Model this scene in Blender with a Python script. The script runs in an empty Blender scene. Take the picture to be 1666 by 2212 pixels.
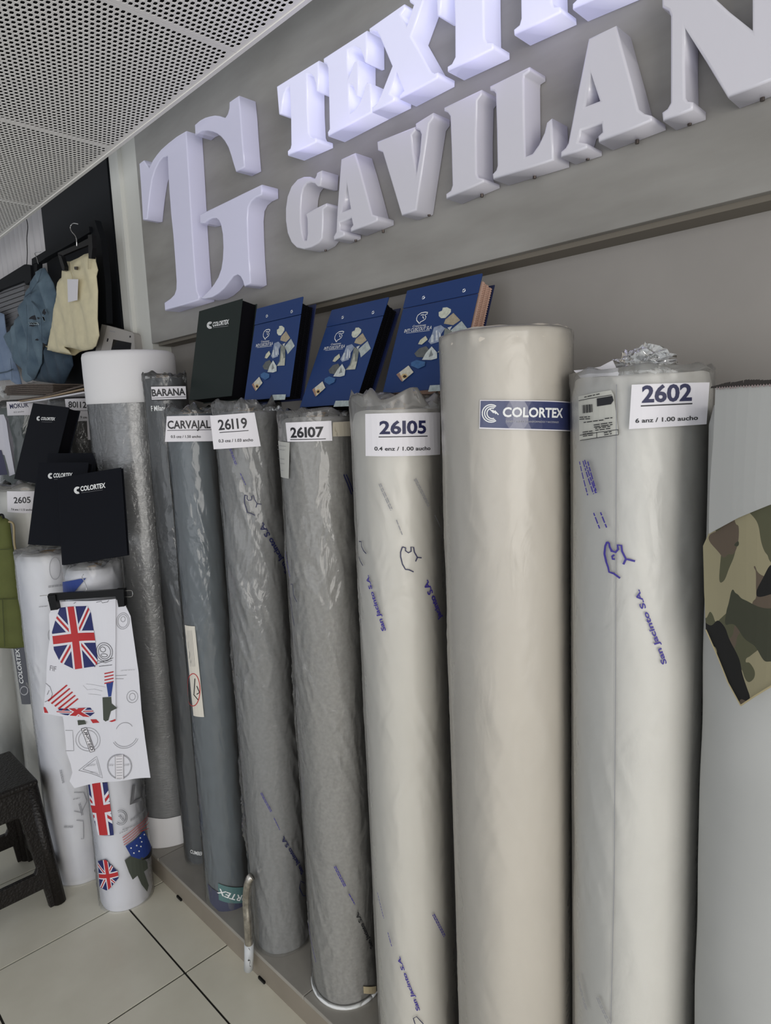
import bpy, math, random
import numpy as np
from mathutils import Vector, Matrix
from mathutils.geometry import delaunay_2d_cdt
random.seed(7); rng = np.random.default_rng(7)
S = bpy.context.scene
COL = S.collection
PI = math.pi

# ------------------------------------------------------------------ camera
H = 1.6
FPX, CX, CY = 1433.0, 833.0, 1106.0            # focal length and centre in pixels of the 1666x2212 frame
RM = np.array([[0.70328397, 0.06716757, -0.70772888],   # rows: camera right, down, forward expressed per world axis
               [0.70972033, -0.12388221, 0.69350577],
               [-0.04109392, -0.99002107, -0.13479456]])
CAMP = np.array([0.0, 0.0, H])
cam_d = bpy.data.cameras.new('camera'); cam = bpy.data.objects.new('camera', cam_d); COL.objects.link(cam)
# RM maps camera (x right, y down, z forward) to world
r, d, f_ = RM[:, 0], RM[:, 1], RM[:, 2]
FIXR = np.array([r, -d, -f_]).T
cam.matrix_world = Matrix([[*FIXR[0], 0], [*FIXR[1], 0], [*FIXR[2], H], [0, 0, 0, 1]])
cam_d.sensor_fit = 'HORIZONTAL'; cam_d.sensor_width = 36.0; cam_d.lens = FPX / 1666 * 36.0
cam_d.clip_start = 0.02
S.camera = cam

# ------------------------------------------------------------------ light and exposure
W = bpy.data.worlds.new('world'); S.world = W; W.use_nodes = True
W.node_tree.nodes['Background'].inputs[0].default_value = (0.90, 0.94, 1.0, 1)
W.node_tree.nodes['Background'].inputs[1].default_value = 0.54
def area(name, loc, target, sx, sy, power, color):
    l = bpy.data.lights.new(name, 'AREA'); l.shape = 'RECTANGLE'; l.size = sx; l.size_y = sy
    l.energy = power; l.color = color
    o = bpy.data.objects.new(name, l); COL.objects.link(o); o.location = loc
    o.rotation_euler = (Vector(target) - Vector(loc)).to_track_quat('-Z', 'Y').to_euler()
    return o
area('shopfront_daylight', (3.0, -1.7, 1.35), (-1.2, 0.9, 1.3), 2.4, 2.5, 92, (1.0, 0.962, 0.905))
area('street_daylight', (0.3, -3.6, 1.25), (-1.2, 1.0, 1.4), 3.4, 2.2, 34, (0.90, 0.94, 1.0))
S.view_settings.view_transform = 'Standard'; S.view_settings.look = 'None'
S.view_settings.gamma = 1.0; S.view_settings.use_curve_mapping = False
S.view_settings.exposure = 0.0

# ------------------------------------------------------------------ helpers: rays of the photograph
def ray(px, py): return RM @ np.array([px - CX, py - CY, FPX])
def ony(px, py, y): d = ray(px, py); return CAMP + d * y / d[1]
def onz(px, py, z): d = ray(px, py); return CAMP + d * (z - H) / d[2]
def dist_pt(px, py, dist): d = ray(px, py); return CAMP + d / np.linalg.norm(d) * dist
def zoom(s, ox, oy, pts): return [(x / s + ox, y / s + oy) for x, y in pts]

# ------------------------------------------------------------------ helpers: materials
MATS = {}
def mat(name, col, rough=0.6, metal=0.0, noise=0.0, nscale=20, bump=0.0, bscale=60, coat=0.0, spec=0.5, emit=None, estr=0, sheen=0, stretch=(1, 1, 1), col2=None):
    if name in MATS: return MATS[name]
    m = bpy.data.materials.new(name); m.use_nodes = True; nt = m.node_tree; N = nt.nodes; L = nt.links
    b = N['Principled BSDF']; b.inputs['Base Color'].default_value = (*col, 1); b.inputs['Roughness'].default_value = rough
    b.inputs['Metallic'].default_value = metal; b.inputs['Specular IOR Level'].default_value = spec
    b.inputs['Coat Weight'].default_value = coat; b.inputs['Coat Roughness'].default_value = 0.12
    b.inputs['Sheen Weight'].default_value = sheen
    if emit: b.inputs['Emission Color'].default_value = (*emit, 1); b.inputs['Emission Strength'].default_value = estr
    if noise or bump or col2:
        tc = N.new('ShaderNodeTexCoord'); mp = N.new('ShaderNodeMapping'); mp.inputs['Scale'].default_value = stretch
        L.new(tc.outputs['Object'], mp.inputs[0])
    if noise or col2:
        n = N.new('ShaderNodeTexNoise'); n.inputs['Scale'].default_value = nscale; n.inputs['Detail'].default_value = 6
        L.new(mp.outputs[0], n.inputs[0]); cr = N.new('ShaderNodeValToRGB')
        cr.color_ramp.elements[0].position = 0.3; cr.color_ramp.elements[1].position = 0.7
        c2 = col2 or tuple(min(1, c * (1 + noise)) for c in col)
        c1 = col if col2 else tuple(c * (1 - noise) for c in col)
        cr.color_ramp.elements[0].color = (*c1, 1); cr.color_ramp.elements[1].color = (*c2, 1)
        L.new(n.outputs[0], cr.inputs[0]); L.new(cr.outputs[0], b.inputs['Base Color'])
    if bump:
        n2 = N.new('ShaderNodeTexNoise'); n2.inputs['Scale'].default_value = bscale; n2.inputs['Detail'].default_value = 4
        L.new(mp.outputs[0], n2.inputs[0]); bp = N.new('ShaderNodeBump'); bp.inputs['Strength'].default_value = bump
        bp.inputs['Distance'].default_value = 0.004; L.new(n2.outputs[0], bp.inputs['Height']); L.new(bp.outputs[0], b.inputs['Normal'])
    MATS[name] = m; return m
def film_mat(name, fac, tint=(0.92, 0.94, 0.95), rough=0.16, bscale=30, bump=0.5):
    if name in MATS: return MATS[name]
    m = bpy.data.materials.new(name); m.use_nodes = True; nt = m.node_tree; N = nt.nodes; L = nt.links
    for n in list(N): N.remove(n)
    out = N.new('ShaderNodeOutputMaterial'); tr = N.new('ShaderNodeBsdfTransparent'); tr.inputs[0].default_value = (0.97, 0.98, 0.98, 1)
    pb = N.new('ShaderNodeBsdfPrincipled'); pb.inputs['Base Color'].default_value = (*tint, 1); pb.inputs['Roughness'].default_value = rough
    pb.inputs['Specular IOR Level'].default_value = 0.9
    gl = N.new('ShaderNodeBsdfGlossy'); gl.inputs['Roughness'].default_value = rough
    fr = N.new('ShaderNodeFresnel'); fr.inputs[0].default_value = 1.45
    tc = N.new('ShaderNodeTexCoord'); mp = N.new('ShaderNodeMapping'); mp.inputs['Scale'].default_value = (1, 1, 0.55)
    mp.inputs['Rotation'].default_value = (0.5, 0.35, 0.2)
    n = N.new('ShaderNodeTexNoise'); n.inputs['Scale'].default_value = bscale; n.inputs['Detail'].default_value = 3; n.inputs['Distortion'].default_value = 1.6
    bp = N.new('ShaderNodeBump'); bp.inputs['Strength'].default_value = bump; bp.inputs['Distance'].default_value = 0.006
    L.new(tc.outputs['Object'], mp.inputs[0]); L.new(mp.outputs[0], n.inputs[0]); L.new(n.outputs[0], bp.inputs['Height'])
    for s in (pb, gl, fr): L.new(bp.outputs[0], s.inputs['Normal'])
    m1 = N.new('ShaderNodeMixShader'); m1.inputs[0].default_value = fac
    L.new(tr.outputs[0], m1.inputs[1]); L.new(pb.outputs[0], m1.inputs[2])
    m2 = N.new('ShaderNodeMixShader'); L.new(fr.outputs[0], m2.inputs[0]); L.new(m1.outputs[0], m2.inputs[1]); L.new(gl.outputs[0], m2.inputs[2])
    L.new(m2.outputs[0], out.inputs[0])
    MATS[name] = m; return m

# ------------------------------------------------------------------ helpers: objects
def link(name, me, m=None, parent=None, kind=None, label=None):
    o = bpy.data.objects.new(name, me); COL.objects.link(o)
    if m is not None:
        me.materials.clear(); me.materials.append(m)
    if parent is not None:
        o.parent = parent
        if parent.type == 'EMPTY': o.matrix_parent_inverse = Matrix.Translation(-Vector(parent['_loc']))
    if kind: o['kind'] = kind
    if label: o['label'] = label
    return o
def mesh(name, v, f, m=None, parent=None, smooth=False, kind=None, label=None):
    me = bpy.data.meshes.new(name); me.from_pydata([tuple(map(float, p)) for p in v], [], [tuple(int(i) for i in q) for q in f]); me.update()
    if smooth: me.polygons.foreach_set('use_smooth', [True] * len(me.polygons))
    return link(name, me, m, parent, kind, label)
def thing(name, label, cat, loc=(0, 0, 0), group=None):
    o = bpy.data.objects.new(name, None); COL.objects.link(o); o.location = loc; o.empty_display_size = 0.05
    o['label'] = label; o['category'] = cat; o['_loc'] = [float(c) for c in loc]
    if group: o['group'] = group
    return o
def struct(name, v, f, m, smooth=False): return mesh(name, v, f, m, None, smooth, 'structure')
def boxg(c, s, R=None):
    c = np.array(c, float); h = np.array(s, float) / 2
    v = [np.array([x, y, z]) * h for x in (-1, 1) for y in (-1, 1) for z in (-1, 1)]
    if R is not None: v = [R @ p for p in v]
    return [p + c for p in v], [(0, 1, 3, 2), (4, 6, 7, 5), (0, 4, 5, 1), (2, 3, 7, 6), (0, 2, 6, 4), (1, 5, 7, 3)]
def boxr(lo, hi): return boxg([(a + b) / 2 for a, b in zip(lo, hi)], [b - a for a, b in zip(lo, hi)])
def join(*gs):
    V, F = [], []
    for v, f in gs:
        n = len(V); V += list(v); F += [tuple(i + n for i in q) for q in f]
    return V, F
def bevel(o, w=0.003, seg=2):
    b = o.modifiers.new('bevel', 'BEVEL'); b.width = w; b.segments = seg; b.limit_method = 'ANGLE'; return o
def tubeg(pts, rad, n=10):
    pts = [np.array(p, float) for p in pts]; V, F = [], []
    rads = rad if hasattr(rad, '__len__') else [rad] * len(pts)
    up = np.array([0.13, 0.31, 0.94])
    for i, p in enumerate(pts):
        t = pts[min(i + 1, len(pts) - 1)] - pts[max(i - 1, 0)]; t /= np.linalg.norm(t) + 1e-9
        a = np.cross(t, up); a /= np.linalg.norm(a) + 1e-9; b = np.cross(t, a)
        for k in range(n):
            an = 2 * PI * k / n; V.append(p + rads[i] * (math.cos(an) * a + math.sin(an) * b))
    for i in range(len(pts) - 1):
        for k in range(n):
            F.append((i * n + k, i * n + (k + 1) % n, (i + 1) * n + (k + 1) % n, (i + 1) * n + k))
    F.append(tuple(range(n))[::-1]); F.append(tuple((len(pts) - 1) * n + k for k in range(n)))
    return V, F
def smoothline(pts, k=6):
    pts = [np.array(p, float) for p in pts]; out = []
    for i in range(len(pts) - 1):
        p0 = pts[max(i - 1, 0)]; p1 = pts[i]; p2 = pts[i + 1]; p3 = pts[min(i + 2, len(pts) - 1)]
        for j in range(k):
            t = j / k
            out.append(0.5 * ((2 * p1) + (-p0 + p2) * t + (2 * p0 - 5 * p1 + 4 * p2 - p3) * t * t + (-p0 + 3 * p1 - 3 * p2 + p3) * t ** 3))
    out.append(pts[-1]); return out
def fill(poly, step=None, holes=()):
    """triangulate a 2-D polygon (with holes); interior grid points every `step`"""
    V = []; E = []
    for lp in (poly, *holes):
        l2 = []
        for i, p in enumerate(lp):
            q = lp[(i + 1) % len(lp)]; l2.append(p)
            if step:
                n = int(math.hypot(q[0] - p[0], q[1] - p[1]) / step)
                for k in range(1, n + 1): l2.append((p[0] + (q[0] - p[0]) * k / (n + 1), p[1] + (q[1] - p[1]) * k / (n + 1)))
        s = len(V); V += [Vector((float(a), float(b))) for a, b in l2]; E += [(s + i, s + (i + 1) % len(l2)) for i in range(len(l2))]
    if step:
        xs = [v.x for v in V]; ys = [v.y for v in V]
        y = min(ys) + step * 0.5
        while y < max(ys):
            x = min(xs) + step * 0.5
            while x < max(xs): V.append(Vector((x, y))); x += step
            y += step
    v, e, f, *_ = delaunay_2d_cdt(V, E, [], 1, 1e-6)
    def inside(p, lp):
        c = False
        for i in range(len(lp)):
            (x1, y1), (x2, y2) = lp[i], lp[(i + 1) % len(lp)]
            if (y1 > p[1]) != (y2 > p[1]) and p[0] < (x2 - x1) * (p[1] - y1) / (y2 - y1) + x1: c = not c
        return c
    out = []
    for q in f:
        if holes:
            c = (sum(v[i].x for i in q) / 3, sum(v[i].y for i in q) / 3)
            if any(inside(c, h) for h in holes): continue
        out.append(tuple(q))
    return [(a.x, a.y) for a in v], out

class Cyl:                                     # surface of an upright roll
    def __init__(s, x, y, r): s.x, s.y, s.r = x, y, r; s.t0 = math.atan2(-y, -x)
    def from_px(s, px, py, off=0.0):
        d = ray(px, py); a = d[0] ** 2 + d[1] ** 2; b = -2 * (d[0] * s.x + d[1] * s.y); c = s.x ** 2 + s.y ** 2 - (s.r + off) ** 2
        q = b * b - 4 * a * c; t = (-b - math.sqrt(max(q, 0))) / (2 * a); p = CAMP + d * t
        th = math.atan2(p[1] - s.y, p[0] - s.x) - s.t0
        th = (th + PI) % (2 * PI) - PI
        return (th * s.r, p[2])
    def to3d(s, u, v, off=0.0):
        th = u / s.r + s.t0; R = s.r + off
        return (s.x + R * math.cos(th), s.y + R * math.sin(th), v)
class Pln:                                     # flat or gently wavy sheet
    def __init__(s, O, u, v, wave=None):
        s.O = np.array(O, float); s.u = np.array(u, float); s.u /= np.linalg.norm(s.u)
        v = np.array(v, float); v = v - s.u * v.dot(s.u); s.v = v / np.linalg.norm(v); s.n = np.cross(s.u, s.v); s.w = wave
    def from_px(s, px, py, off=0.0):
        d = ray(px, py); t = (s.O + s.n * off - CAMP).dot(s.n) / d.dot(s.n); p = CAMP + d * t - s.O
        return (p.dot(s.u), p.dot(s.v))
    def to3d(s, u, v, off=0.0):
        w = s.w(u, v) if s.w else 0.0
        return tuple(s.O + s.u * u + s.v * v + s.n * (off + w))

def decal(sf, name, pxs, m, parent, off=0.001, step=None, uv=False, label=None, kind=None, thick=0):
    """one or several polygons printed on / stuck to a surface, as one thin mesh"""
    if not isinstance(pxs[0][0], (tuple, list)): pxs = [pxs]
    gs = []
    for P in pxs:
        q = P if uv else [sf.from_px(*p, off) for p in P]
        v, f = fill(q, step); V3 = [sf.to3d(a, b, off) for a, b in v]
        if thick:
            n = len(V3); V3 = V3 + [sf.to3d(a, b, off - thick) for a, b in v]; f = f + [tuple(i + n for i in t)[::-1] for t in f]
        gs.append((V3, f))
    V, F = join(*gs)
    return mesh(name, V, F, m, parent, False, kind, label)
def strokes(sf, name, lines, width, m, parent, off=0.0015, uv=False, kind=None):
    gs = []
    for ln in lines:
        q = [np.array(p if uv else sf.from_px(*p, off)) for p in ln]
        pts = []
        for i in range(len(q) - 1):
            n = max(1, int(np.linalg.norm(q[i + 1] - q[i]) / 0.012))
            for k in range(n): pts.append(q[i] + (q[i + 1] - q[i]) * k / n)
        pts.append(q[-1]); V = []; F = []
        for i, p in enumerate(pts):
            t = pts[min(i + 1, len(pts) - 1)] - pts[max(i - 1, 0)]; t = t / (np.linalg.norm(t) + 1e-9); nn = np.array([-t[1], t[0]]) * width / 2
            V += [sf.to3d(*(p - nn), off), sf.to3d(*(p + nn), off)]
            if i: F.append((2 * i - 2, 2 * i, 2 * i + 1, 2 * i - 1))
        gs.append((V, F))
    V, F = join(*gs); return mesh(name, V, F, m, parent, kind=kind)
_tc = {}
def glyphs(s, bold):
    if (s, bold) not in _tc:
        c = bpy.data.curves.new('t', 'FONT'); c.body = s; c.size = 1; c.offset = bold; c.resolution_u = 3; c.fill_mode = 'FRONT'
        o = bpy.data.objects.new('t', c); me = bpy.data.meshes.new_from_object(o)
        v = np.array([tuple(p.co)[:2] for p in me.vertices]); f = [tuple(p.vertices) for p in me.polygons]
        bpy.data.objects.remove(o); bpy.data.meshes.remove(me)
        v[:, 0] -= v[:, 0].min(); _tc[(s, bold)] = (v, f)
    return _tc[(s, bold)]
CAP = 0.70
def text(sf, name, s, p0, p1, hpx, m, parent, off=0.0018, bold=0.02, uv=False, kind=None):
    """baseline from p0 to p1, capitals hpx high, all measured on the photograph"""
    v, f = glyphs(s, bold); w = v[:, 0].max()
    a = np.array(p0 if uv else sf.from_px(*p0, off)); b = np.array(p1 if uv else sf.from_px(*p1, off)); d = b - a; Ln = np.linalg.norm(d); d = d / Ln
    n = np.array([-d[1], d[0]])
    if uv: hh = hpx
    else:
        dp = np.array(p1, float) - p0; dp /= np.linalg.norm(dp); q = np.array(p0) + np.array([dp[1], -dp[0]]) * hpx
        hh = abs((np.array(sf.from_px(*q, off)) - a).dot(n))
    V = [sf.to3d(*(a + d * (x / w * Ln) + n * (y / CAP * hh)), off) for x, y in v]
    return mesh(name, V, f, m, parent, kind=kind)

# simple smooth noise for folds and wrinkles
_P = rng.random((64, 64))
def vn(x, y):
    x = np.asarray(x, float); y = np.asarray(y, float)
    xi = np.floor(x).astype(int); yi = np.floor(y).astype(int); fx = x - xi; fy = y - yi
    fx = fx * fx * (3 - 2 * fx); fy = fy * fy * (3 - 2 * fy)
    g = lambda i, j: _P[i % 64, j % 64]
    return (g(xi, yi) * (1 - fx) + g(xi + 1, yi) * fx) * (1 - fy) + (g(xi, yi + 1) * (1 - fx) + g(xi + 1, yi + 1) * fx) * fy

# ================================================================== materials
M = dict(
 tile=mat('floor_tile', (0.76, 0.725, 0.60), 0.3, noise=0.05, nscale=5, col2=(0.86, 0.83, 0.70)),
 grout=mat('dark_grout', (0.02, 0.018, 0.016), 0.9),
 plat=mat('platform_tile', (0.34, 0.32, 0.285), 0.35, noise=0.12, nscale=6),
 platface=mat('platform_face', (0.27, 0.235, 0.19), 0.5, noise=0.1, nscale=5),
 wall=mat('wall_paint', (0.33, 0.31, 0.29), 0.75, noise=0.08, nscale=3, bump=0.1, bscale=20),
 panel=mat('sign_panel_finish', (0.24, 0.23, 0.212), 0.42, noise=0.0, nscale=3.5, bump=0.12, bscale=6, stretch=(1, 1, 4), col2=(0.325, 0.315, 0.295)),
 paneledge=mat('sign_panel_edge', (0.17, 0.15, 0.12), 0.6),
 steel=mat('perforated_metal', (0.93, 0.905, 0.87), 0.5),
 plenum_shade=mat('plenum_shade_black', (0.006, 0.006, 0.006), 0.95),  # black sheet colour standing in for the dark above the ceiling
 column=mat('column_paint', (0.64, 0.64, 0.60), 0.55, noise=0.05, nscale=3),
 curtain=mat('curtain_cloth', (0.52, 0.50, 0.50), 0.8),
 black=mat('black_board', (0.006, 0.007, 0.009), 0.6, spec=0.12),
 blackp=mat('black_plastic', (0.006, 0.006, 0.007), 0.4, spec=0.2),
 acry=mat('glow_tinted_acrylic', (0.68, 0.67, 0.72), 0.22, coat=0.4, emit=(0.65, 0.62, 1.0), estr=0.035),  # unlit letters; their violet tint is put in as faint emission
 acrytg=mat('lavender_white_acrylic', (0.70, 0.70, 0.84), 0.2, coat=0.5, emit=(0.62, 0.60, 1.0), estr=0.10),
 lit=mat('lit_acrylic', (0.8, 0.8, 0.9), 0.25, coat=0.4, emit=(0.62, 0.64, 1.0), estr=0.36),
 screw=mat('screw_metal', (0.12, 0.10, 0.09), 0.35, 0.9),
 paper=mat('label_paper', (0.80, 0.78, 0.82), 0.55),
 ink=mat('black_ink', (0.01, 0.01, 0.014), 0.5),
 navy=mat('navy_ink', (0.012, 0.014, 0.07), 0.5),
 inkblue=mat('violet_blue_ink', (0.045, 0.03, 0.27), 0.5),
 inkgrey=mat('grey_ink', (0.28, 0.28, 0.30), 0.6),
 inklight=mat('pale_grey_ink', (0.45, 0.45, 0.48), 0.6),
 white=mat('white_ink', (0.85, 0.86, 0.86), 0.5),
 band=mat('navy_sticker', (0.035, 0.045, 0.13), 0.25, coat=0.5),
 bandgrey=mat('grey_band', (0.10, 0.105, 0.125), 0.4),
 card=mat('cardboard_core', (0.38, 0.28, 0.18), 0.9),
 blackcat=mat('black_catalogue_cover', (0.007, 0.008, 0.012), 0.6, spec=0.12),
 greencat=mat('dark_green_catalogue_cover', (0.020, 0.028, 0.026), 0.55, spec=0.2),
 pages=mat('black_swatch_pages', (0.004, 0.004, 0.006), 0.9, spec=0.1),
 blue=mat('blue_catalogue_cover', (0.019, 0.048, 0.165), 0.42, spec=0.3),
 bluein=mat('dark_blue_cover_inside', (0.008, 0.014, 0.06), 0.5),
 lace=mat('pink_swatch_edges', (0.55, 0.36, 0.28), 0.8),
 grom=mat('grommet_metal', (0.75, 0.78, 0.82), 0.25, 0.9),
 stool=mat('brown_plastic', (0.010, 0.008, 0.007), 0.45, spec=0.35),
 red=mat('red_print', (0.50, 0.025, 0.03), 0.6), bluep=mat('blue_print', (0.015, 0.022, 0.13), 0.6),
 flagblue=mat('mid_blue_print', (0.02, 0.05, 0.25), 0.6), olivep=mat('dark_olive_print', (0.06, 0.07, 0.055), 0.6),
 cloth=mat('white_printed_cotton', (0.78, 0.78, 0.84), 0.7),
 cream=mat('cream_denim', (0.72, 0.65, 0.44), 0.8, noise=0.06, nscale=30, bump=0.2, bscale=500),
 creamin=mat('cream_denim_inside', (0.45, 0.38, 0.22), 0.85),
 olive=mat('olive_twill', (0.105, 0.12, 0.03), 0.8, noise=0.1, nscale=15, bump=0.2, bscale=500),
 strap=mat('tan_strap', (0.35, 0.28, 0.16), 0.7),
 device=mat('grey_plastic_case', (0.36, 0.34, 0.32), 0.45), screen=mat('dark_screen', (0.01, 0.01, 0.012), 0.15),
 brownc=mat('brown_fabric_edges', (0.11, 0.085, 0.07), 0.9, noise=0.4, nscale=60, stretch=(1, 1, 12)),
 chrome=mat('worn_steel', (0.5, 0.47, 0.42), 0.25, 0.9, noise=0.35, nscale=60),
 wire=mat('silver_wire', (0.7, 0.7, 0.7), 0.25, 1.0),
 greysheet=mat('pale_cloth_reverse', (0.42, 0.425, 0.415), 0.8),
 tape=mat('cream_tape', (0.62, 0.52, 0.33), 0.6),
 slat=mat('grey_slats', (0.16, 0.16, 0.17), 0.6),
)
# woven relief of the stool
nt = M['stool'].node_tree; vo = nt.nodes.new('ShaderNodeTexVoronoi'); vo.inputs['Scale'].default_value = 130
tc = nt.nodes.new('ShaderNodeTexCoord'); bp = nt.nodes.new('ShaderNodeBump'); bp.inputs['Strength'].default_value = 0.35; bp.inputs['Distance'].default_value = 0.004
nt.links.new(tc.outputs['Object'], vo.inputs['Vector']); nt.links.new(vo.outputs['Distance'], bp.inputs['Height']); nt.links.new(bp.outputs[0], nt.nodes['Principled BSDF'].inputs['Normal'])
def denim(name, a, b):
    return mat(name, a, 0.85, noise=0.0, nscale=9, bump=0.25, bscale=400, col2=b)
M['denim'] = denim('light_denim', (0.06, 0.10, 0.145), (0.16, 0.23, 0.285)); M['denim2'] = denim('mid_denim', (0.022, 0.042, 0.07), (0.07, 0.11, 0.15))
M['denim3'] = denim('pale_denim', (0.16, 0.22, 0.34), (0.24, 0.31, 0.43))
def camo_mat():
    m = bpy.data.materials.new('camouflage_twill'); m.use_nodes = True; nt = m.node_tree; N = nt.nodes; L = nt.links
    b = N['Principled BSDF']; b.inputs['Roughness'].default_value = 0.85
    tc = N.new('ShaderNodeTexCoord'); base = None
    layers = [((0.085, 0.085, 0.048), None, 0, 0), ((0.30, 0.27, 0.17), 0.56, 17, 3.1), ((0.11, 0.083, 0.06), 0.59, 21, 9.7), ((0.045, 0.048, 0.03), 0.575, 18, 17.3), ((0.006, 0.006, 0.006), 0.61, 16, 27.9)]
    prev = None
    for c, th, sc, offs in layers:
        if th is None: rgb = N.new('ShaderNodeRGB'); rgb.outputs[0].default_value = (*c, 1); prev = rgb.outputs[0]; continue
        mp = N.new('ShaderNodeMapping'); mp.inputs['Location'].default_value = (offs, offs * 0.7, offs * 1.3); mp.inputs['Rotation'].default_value = (0, 0.6, 0); mp.inputs['Scale'].default_value = (1, 1, 0.55)
        L.new(tc.outputs['Object'], mp.inputs[0]); n = N.new('ShaderNodeTexNoise'); n.inputs['Scale'].default_value = sc; n.inputs['Detail'].default_value = 1.2; n.inputs['Distortion'].default_value = 0.6
        L.new(mp.outputs[0], n.inputs[0]); g = N.new('ShaderNodeMath'); g.operation = 'GREATER_THAN'; g.inputs[1].default_value = th; L.new(n.outputs[0], g.inputs[0])
        mx = N.new('ShaderNodeMix'); mx.data_type = 'RGBA'; L.new(g.outputs[0], mx.inputs[0]); L.new(prev, mx.inputs[6]); mx.inputs[7].default_value = (*c, 1); prev = mx.outputs[2]
    L.new(prev, b.inputs['Base Color']); return m
M['camo'] = camo_mat()

# ================================================================== room shell
ZC, YE = 2.579, 1.095         # ceiling height and its edge by the sign wall
YP, YL, YW = 1.22, 1.16, 1.30   # sign panel face, letter faces, back wall
TS = 0.43
v, f = boxr((-5.2, -1.6, -0.05), (1.6, 1.4, -0.004)); floor = struct('floor', v, f, M['grout'])
g = 0.0034
tv, tf = boxr((g, g, -0.02), (TS - g, TS - g, 0.0)); tme = bpy.data.meshes.new('floor_tile'); tme.from_pydata([tuple(p) for p in tv], [], tf); tme.materials.append(M['tile'])
x0 = -1.726; y0 = 0.776
for i in range(-8, 8):
    for j in range(-5, 1):
        o = bpy.data.objects.new('floor_tile', tme); COL.objects.link(o); o.parent = floor; o.location = (x0 + i * TS, y0 + j * TS, 0)
# display platform along the wall
YF, ZP = 0.915, 0.085
v, f = join(boxr((-5.0, YF + 0.004, -0.004), (1.6, YW, ZP - 0.012)))
plat = struct('trim_1', v, f, M['platface'])
xs = [-5.0, -4.71, -3.86, -3.015, -2.17, -1.325, -0.48, 0.365, 1.21, 1.6]
for a, b in zip(xs[:-1], xs[1:]):
    v, f = boxr((a + 0.0012, YF, ZP - 0.012), (b - 0.0012, YW, ZP)); bevel(mesh('platform_tile', v, f, M['plat'], plat), 0.002)
for px, py in ((384, 1936), (562, 2112)):
    p = ony(px, py, YF - 0.004); v, f = boxg((p[0], YF + 0.001, 0.004), (0.030, 0.006, 0.007)); mesh('rubber_chock', v, f, M['blackp'], plat)
# back wall, pieces beyond the sign
v, f = boxr((-5.2, YW, -0.05), (1.6, YW + 0.1, 3.0)); struct('wall_back', v, f, M['wall'])
# sign panel
XPL = -2.498
pan = thing('sign_backboard', 'wide grey stone-finish board behind the raised letters', 'sign board', (XPL, YP, 1.938))
v, f = boxr((XPL, YP, 1.936), (1.55, YW, 2.98)); bevel(mesh('panel_face', v, f, M['panel'], pan), 0.0015)
v, f = boxr((XPL + 0.02, YP + 0.018, 1.926), (1.55, YW, 1.936)); mesh('underside_batten', v, f, M['paneledge'], pan)  # darker brown strip set back under the board's lower edge
# pillar left of the sign
v, f = join(boxr((-2.76, YP + 0.012, 0.085), (XPL - 0.002, YW, 2.98)), boxr((-2.665, YP - 0.004, 0.085), (-2.645, YP + 0.014, 2.98)), boxr((-2.53, YP + 0.004, 0.085), (XPL - 0.002, YP + 0.012, 2.98)))
struct('trim_2', v, f, M['column'])
# ceiling: perforated metal panels below a black sheet added as the dark void behind the holes
v, f = boxr((-5.2, -1.7, ZC + 0.012), (1.6, YE - 0.002, ZC + 0.05)); ceil = struct('ceiling', v, f, M['plenum_shade'])
PX, PY = 0.0187, 0.0142
def perf_panel(nc, nr, mg):
    V, F = [], []
    w = nc * PX; h = nr * PY
    hx, hy = 0.0080, 0.0054
    for i in range(nc):
        for j in range(nr):
            cx = mg + (i + 0.5) * PX; cy = mg + (j + 0.5 + (0.5 if i % 2 else 0)) * PY
            s = len(V)
            out = [(-PX / 2, -PY / 2), (0, -PY / 2), (PX / 2, -PY / 2), (PX / 2, PY / 2), (0, PY / 2), (-PX / 2, PY / 2)]
            inn = [(-hx, -hy * 0.35), (-hx * 0.1, -hy), (hx * 0.75, -hy * 0.8), (hx, hy * 0.35), (hx * 0.1, hy), (-hx * 0.75, hy * 0.8)]
            for a, b in out + inn: V.append((cx + a, cy + b, 0))
            for k in range(6): F.append((s + k, s + (k + 1) % 6, s + 6 + (k + 1) % 6, s + 6 + k))
            for a, b in inn: V.append((cx + a * 0.93, cy + b * 0.93, 0.0012))
            for k in range(6): F.append((s + 6 + k, s + 6 + (k + 1) % 6, s + 12 + (k + 1) % 6, s + 12 + k))
    W_ = w + 2 * mg; H_ = h + 0.5 * PY + 2 * mg
    def q(x0, y0, x1, y1, z0=0.0, z1=0.0):
        s = len(V); V.extend([(x0, y0, z0), (x1, y0, z0), (x1, y1, z1), (x0, y1, z1)]); F.append((s, s + 1, s + 2, s + 3))
    q(0, 0, W_, mg); q(0, H_ - mg, W_, H_); q(0, mg, mg, H_ - mg); q(W_ - mg, mg, W_, H_ - mg)
    for i in range(nc):                        # closing strips of the half-pitch shift
        a = mg + i * PX
        if i % 2: q(a, mg, a + PX, mg + PY / 2)
        else: q(a, H_ - mg - PY / 2, a + PX, H_ - mg)
    for (x0_, y0_, x1_, y1_) in ((0, 0, W_, 0), (W_, 0, W_, H_), (W_, H_, 0, H_), (0, H_, 0, 0)):
        s = len(V); V.extend([(x0_, y0_, 0), (x1_, y1_, 0), (x1_, y1_, 0.011), (x0_, y0_, 0.011)]); F.append((s, s + 1, s + 2, s + 3))
    me = bpy.data.meshes.new('perforated_panel'); me.from_pydata(V, [], F); me.materials.append(M['steel']); return me, W_, H_
pm, PW, PH = perf_panel(41, 118, 0.0095)
for k in range(-4, 3):
    o = bpy.data.objects.new('ceiling_panel', pm); COL.objects.link(o); o.parent = ceil; o.location = (-1.596 + k * 0.788, YE - 0.012 - PH, ZC)
v, f = join(boxr((-5.2, YE - 0.012, ZC - 0.003), (1.6, YE, ZC + 0.05))); struct('trim_3', v, f, M['steel'])
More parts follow.
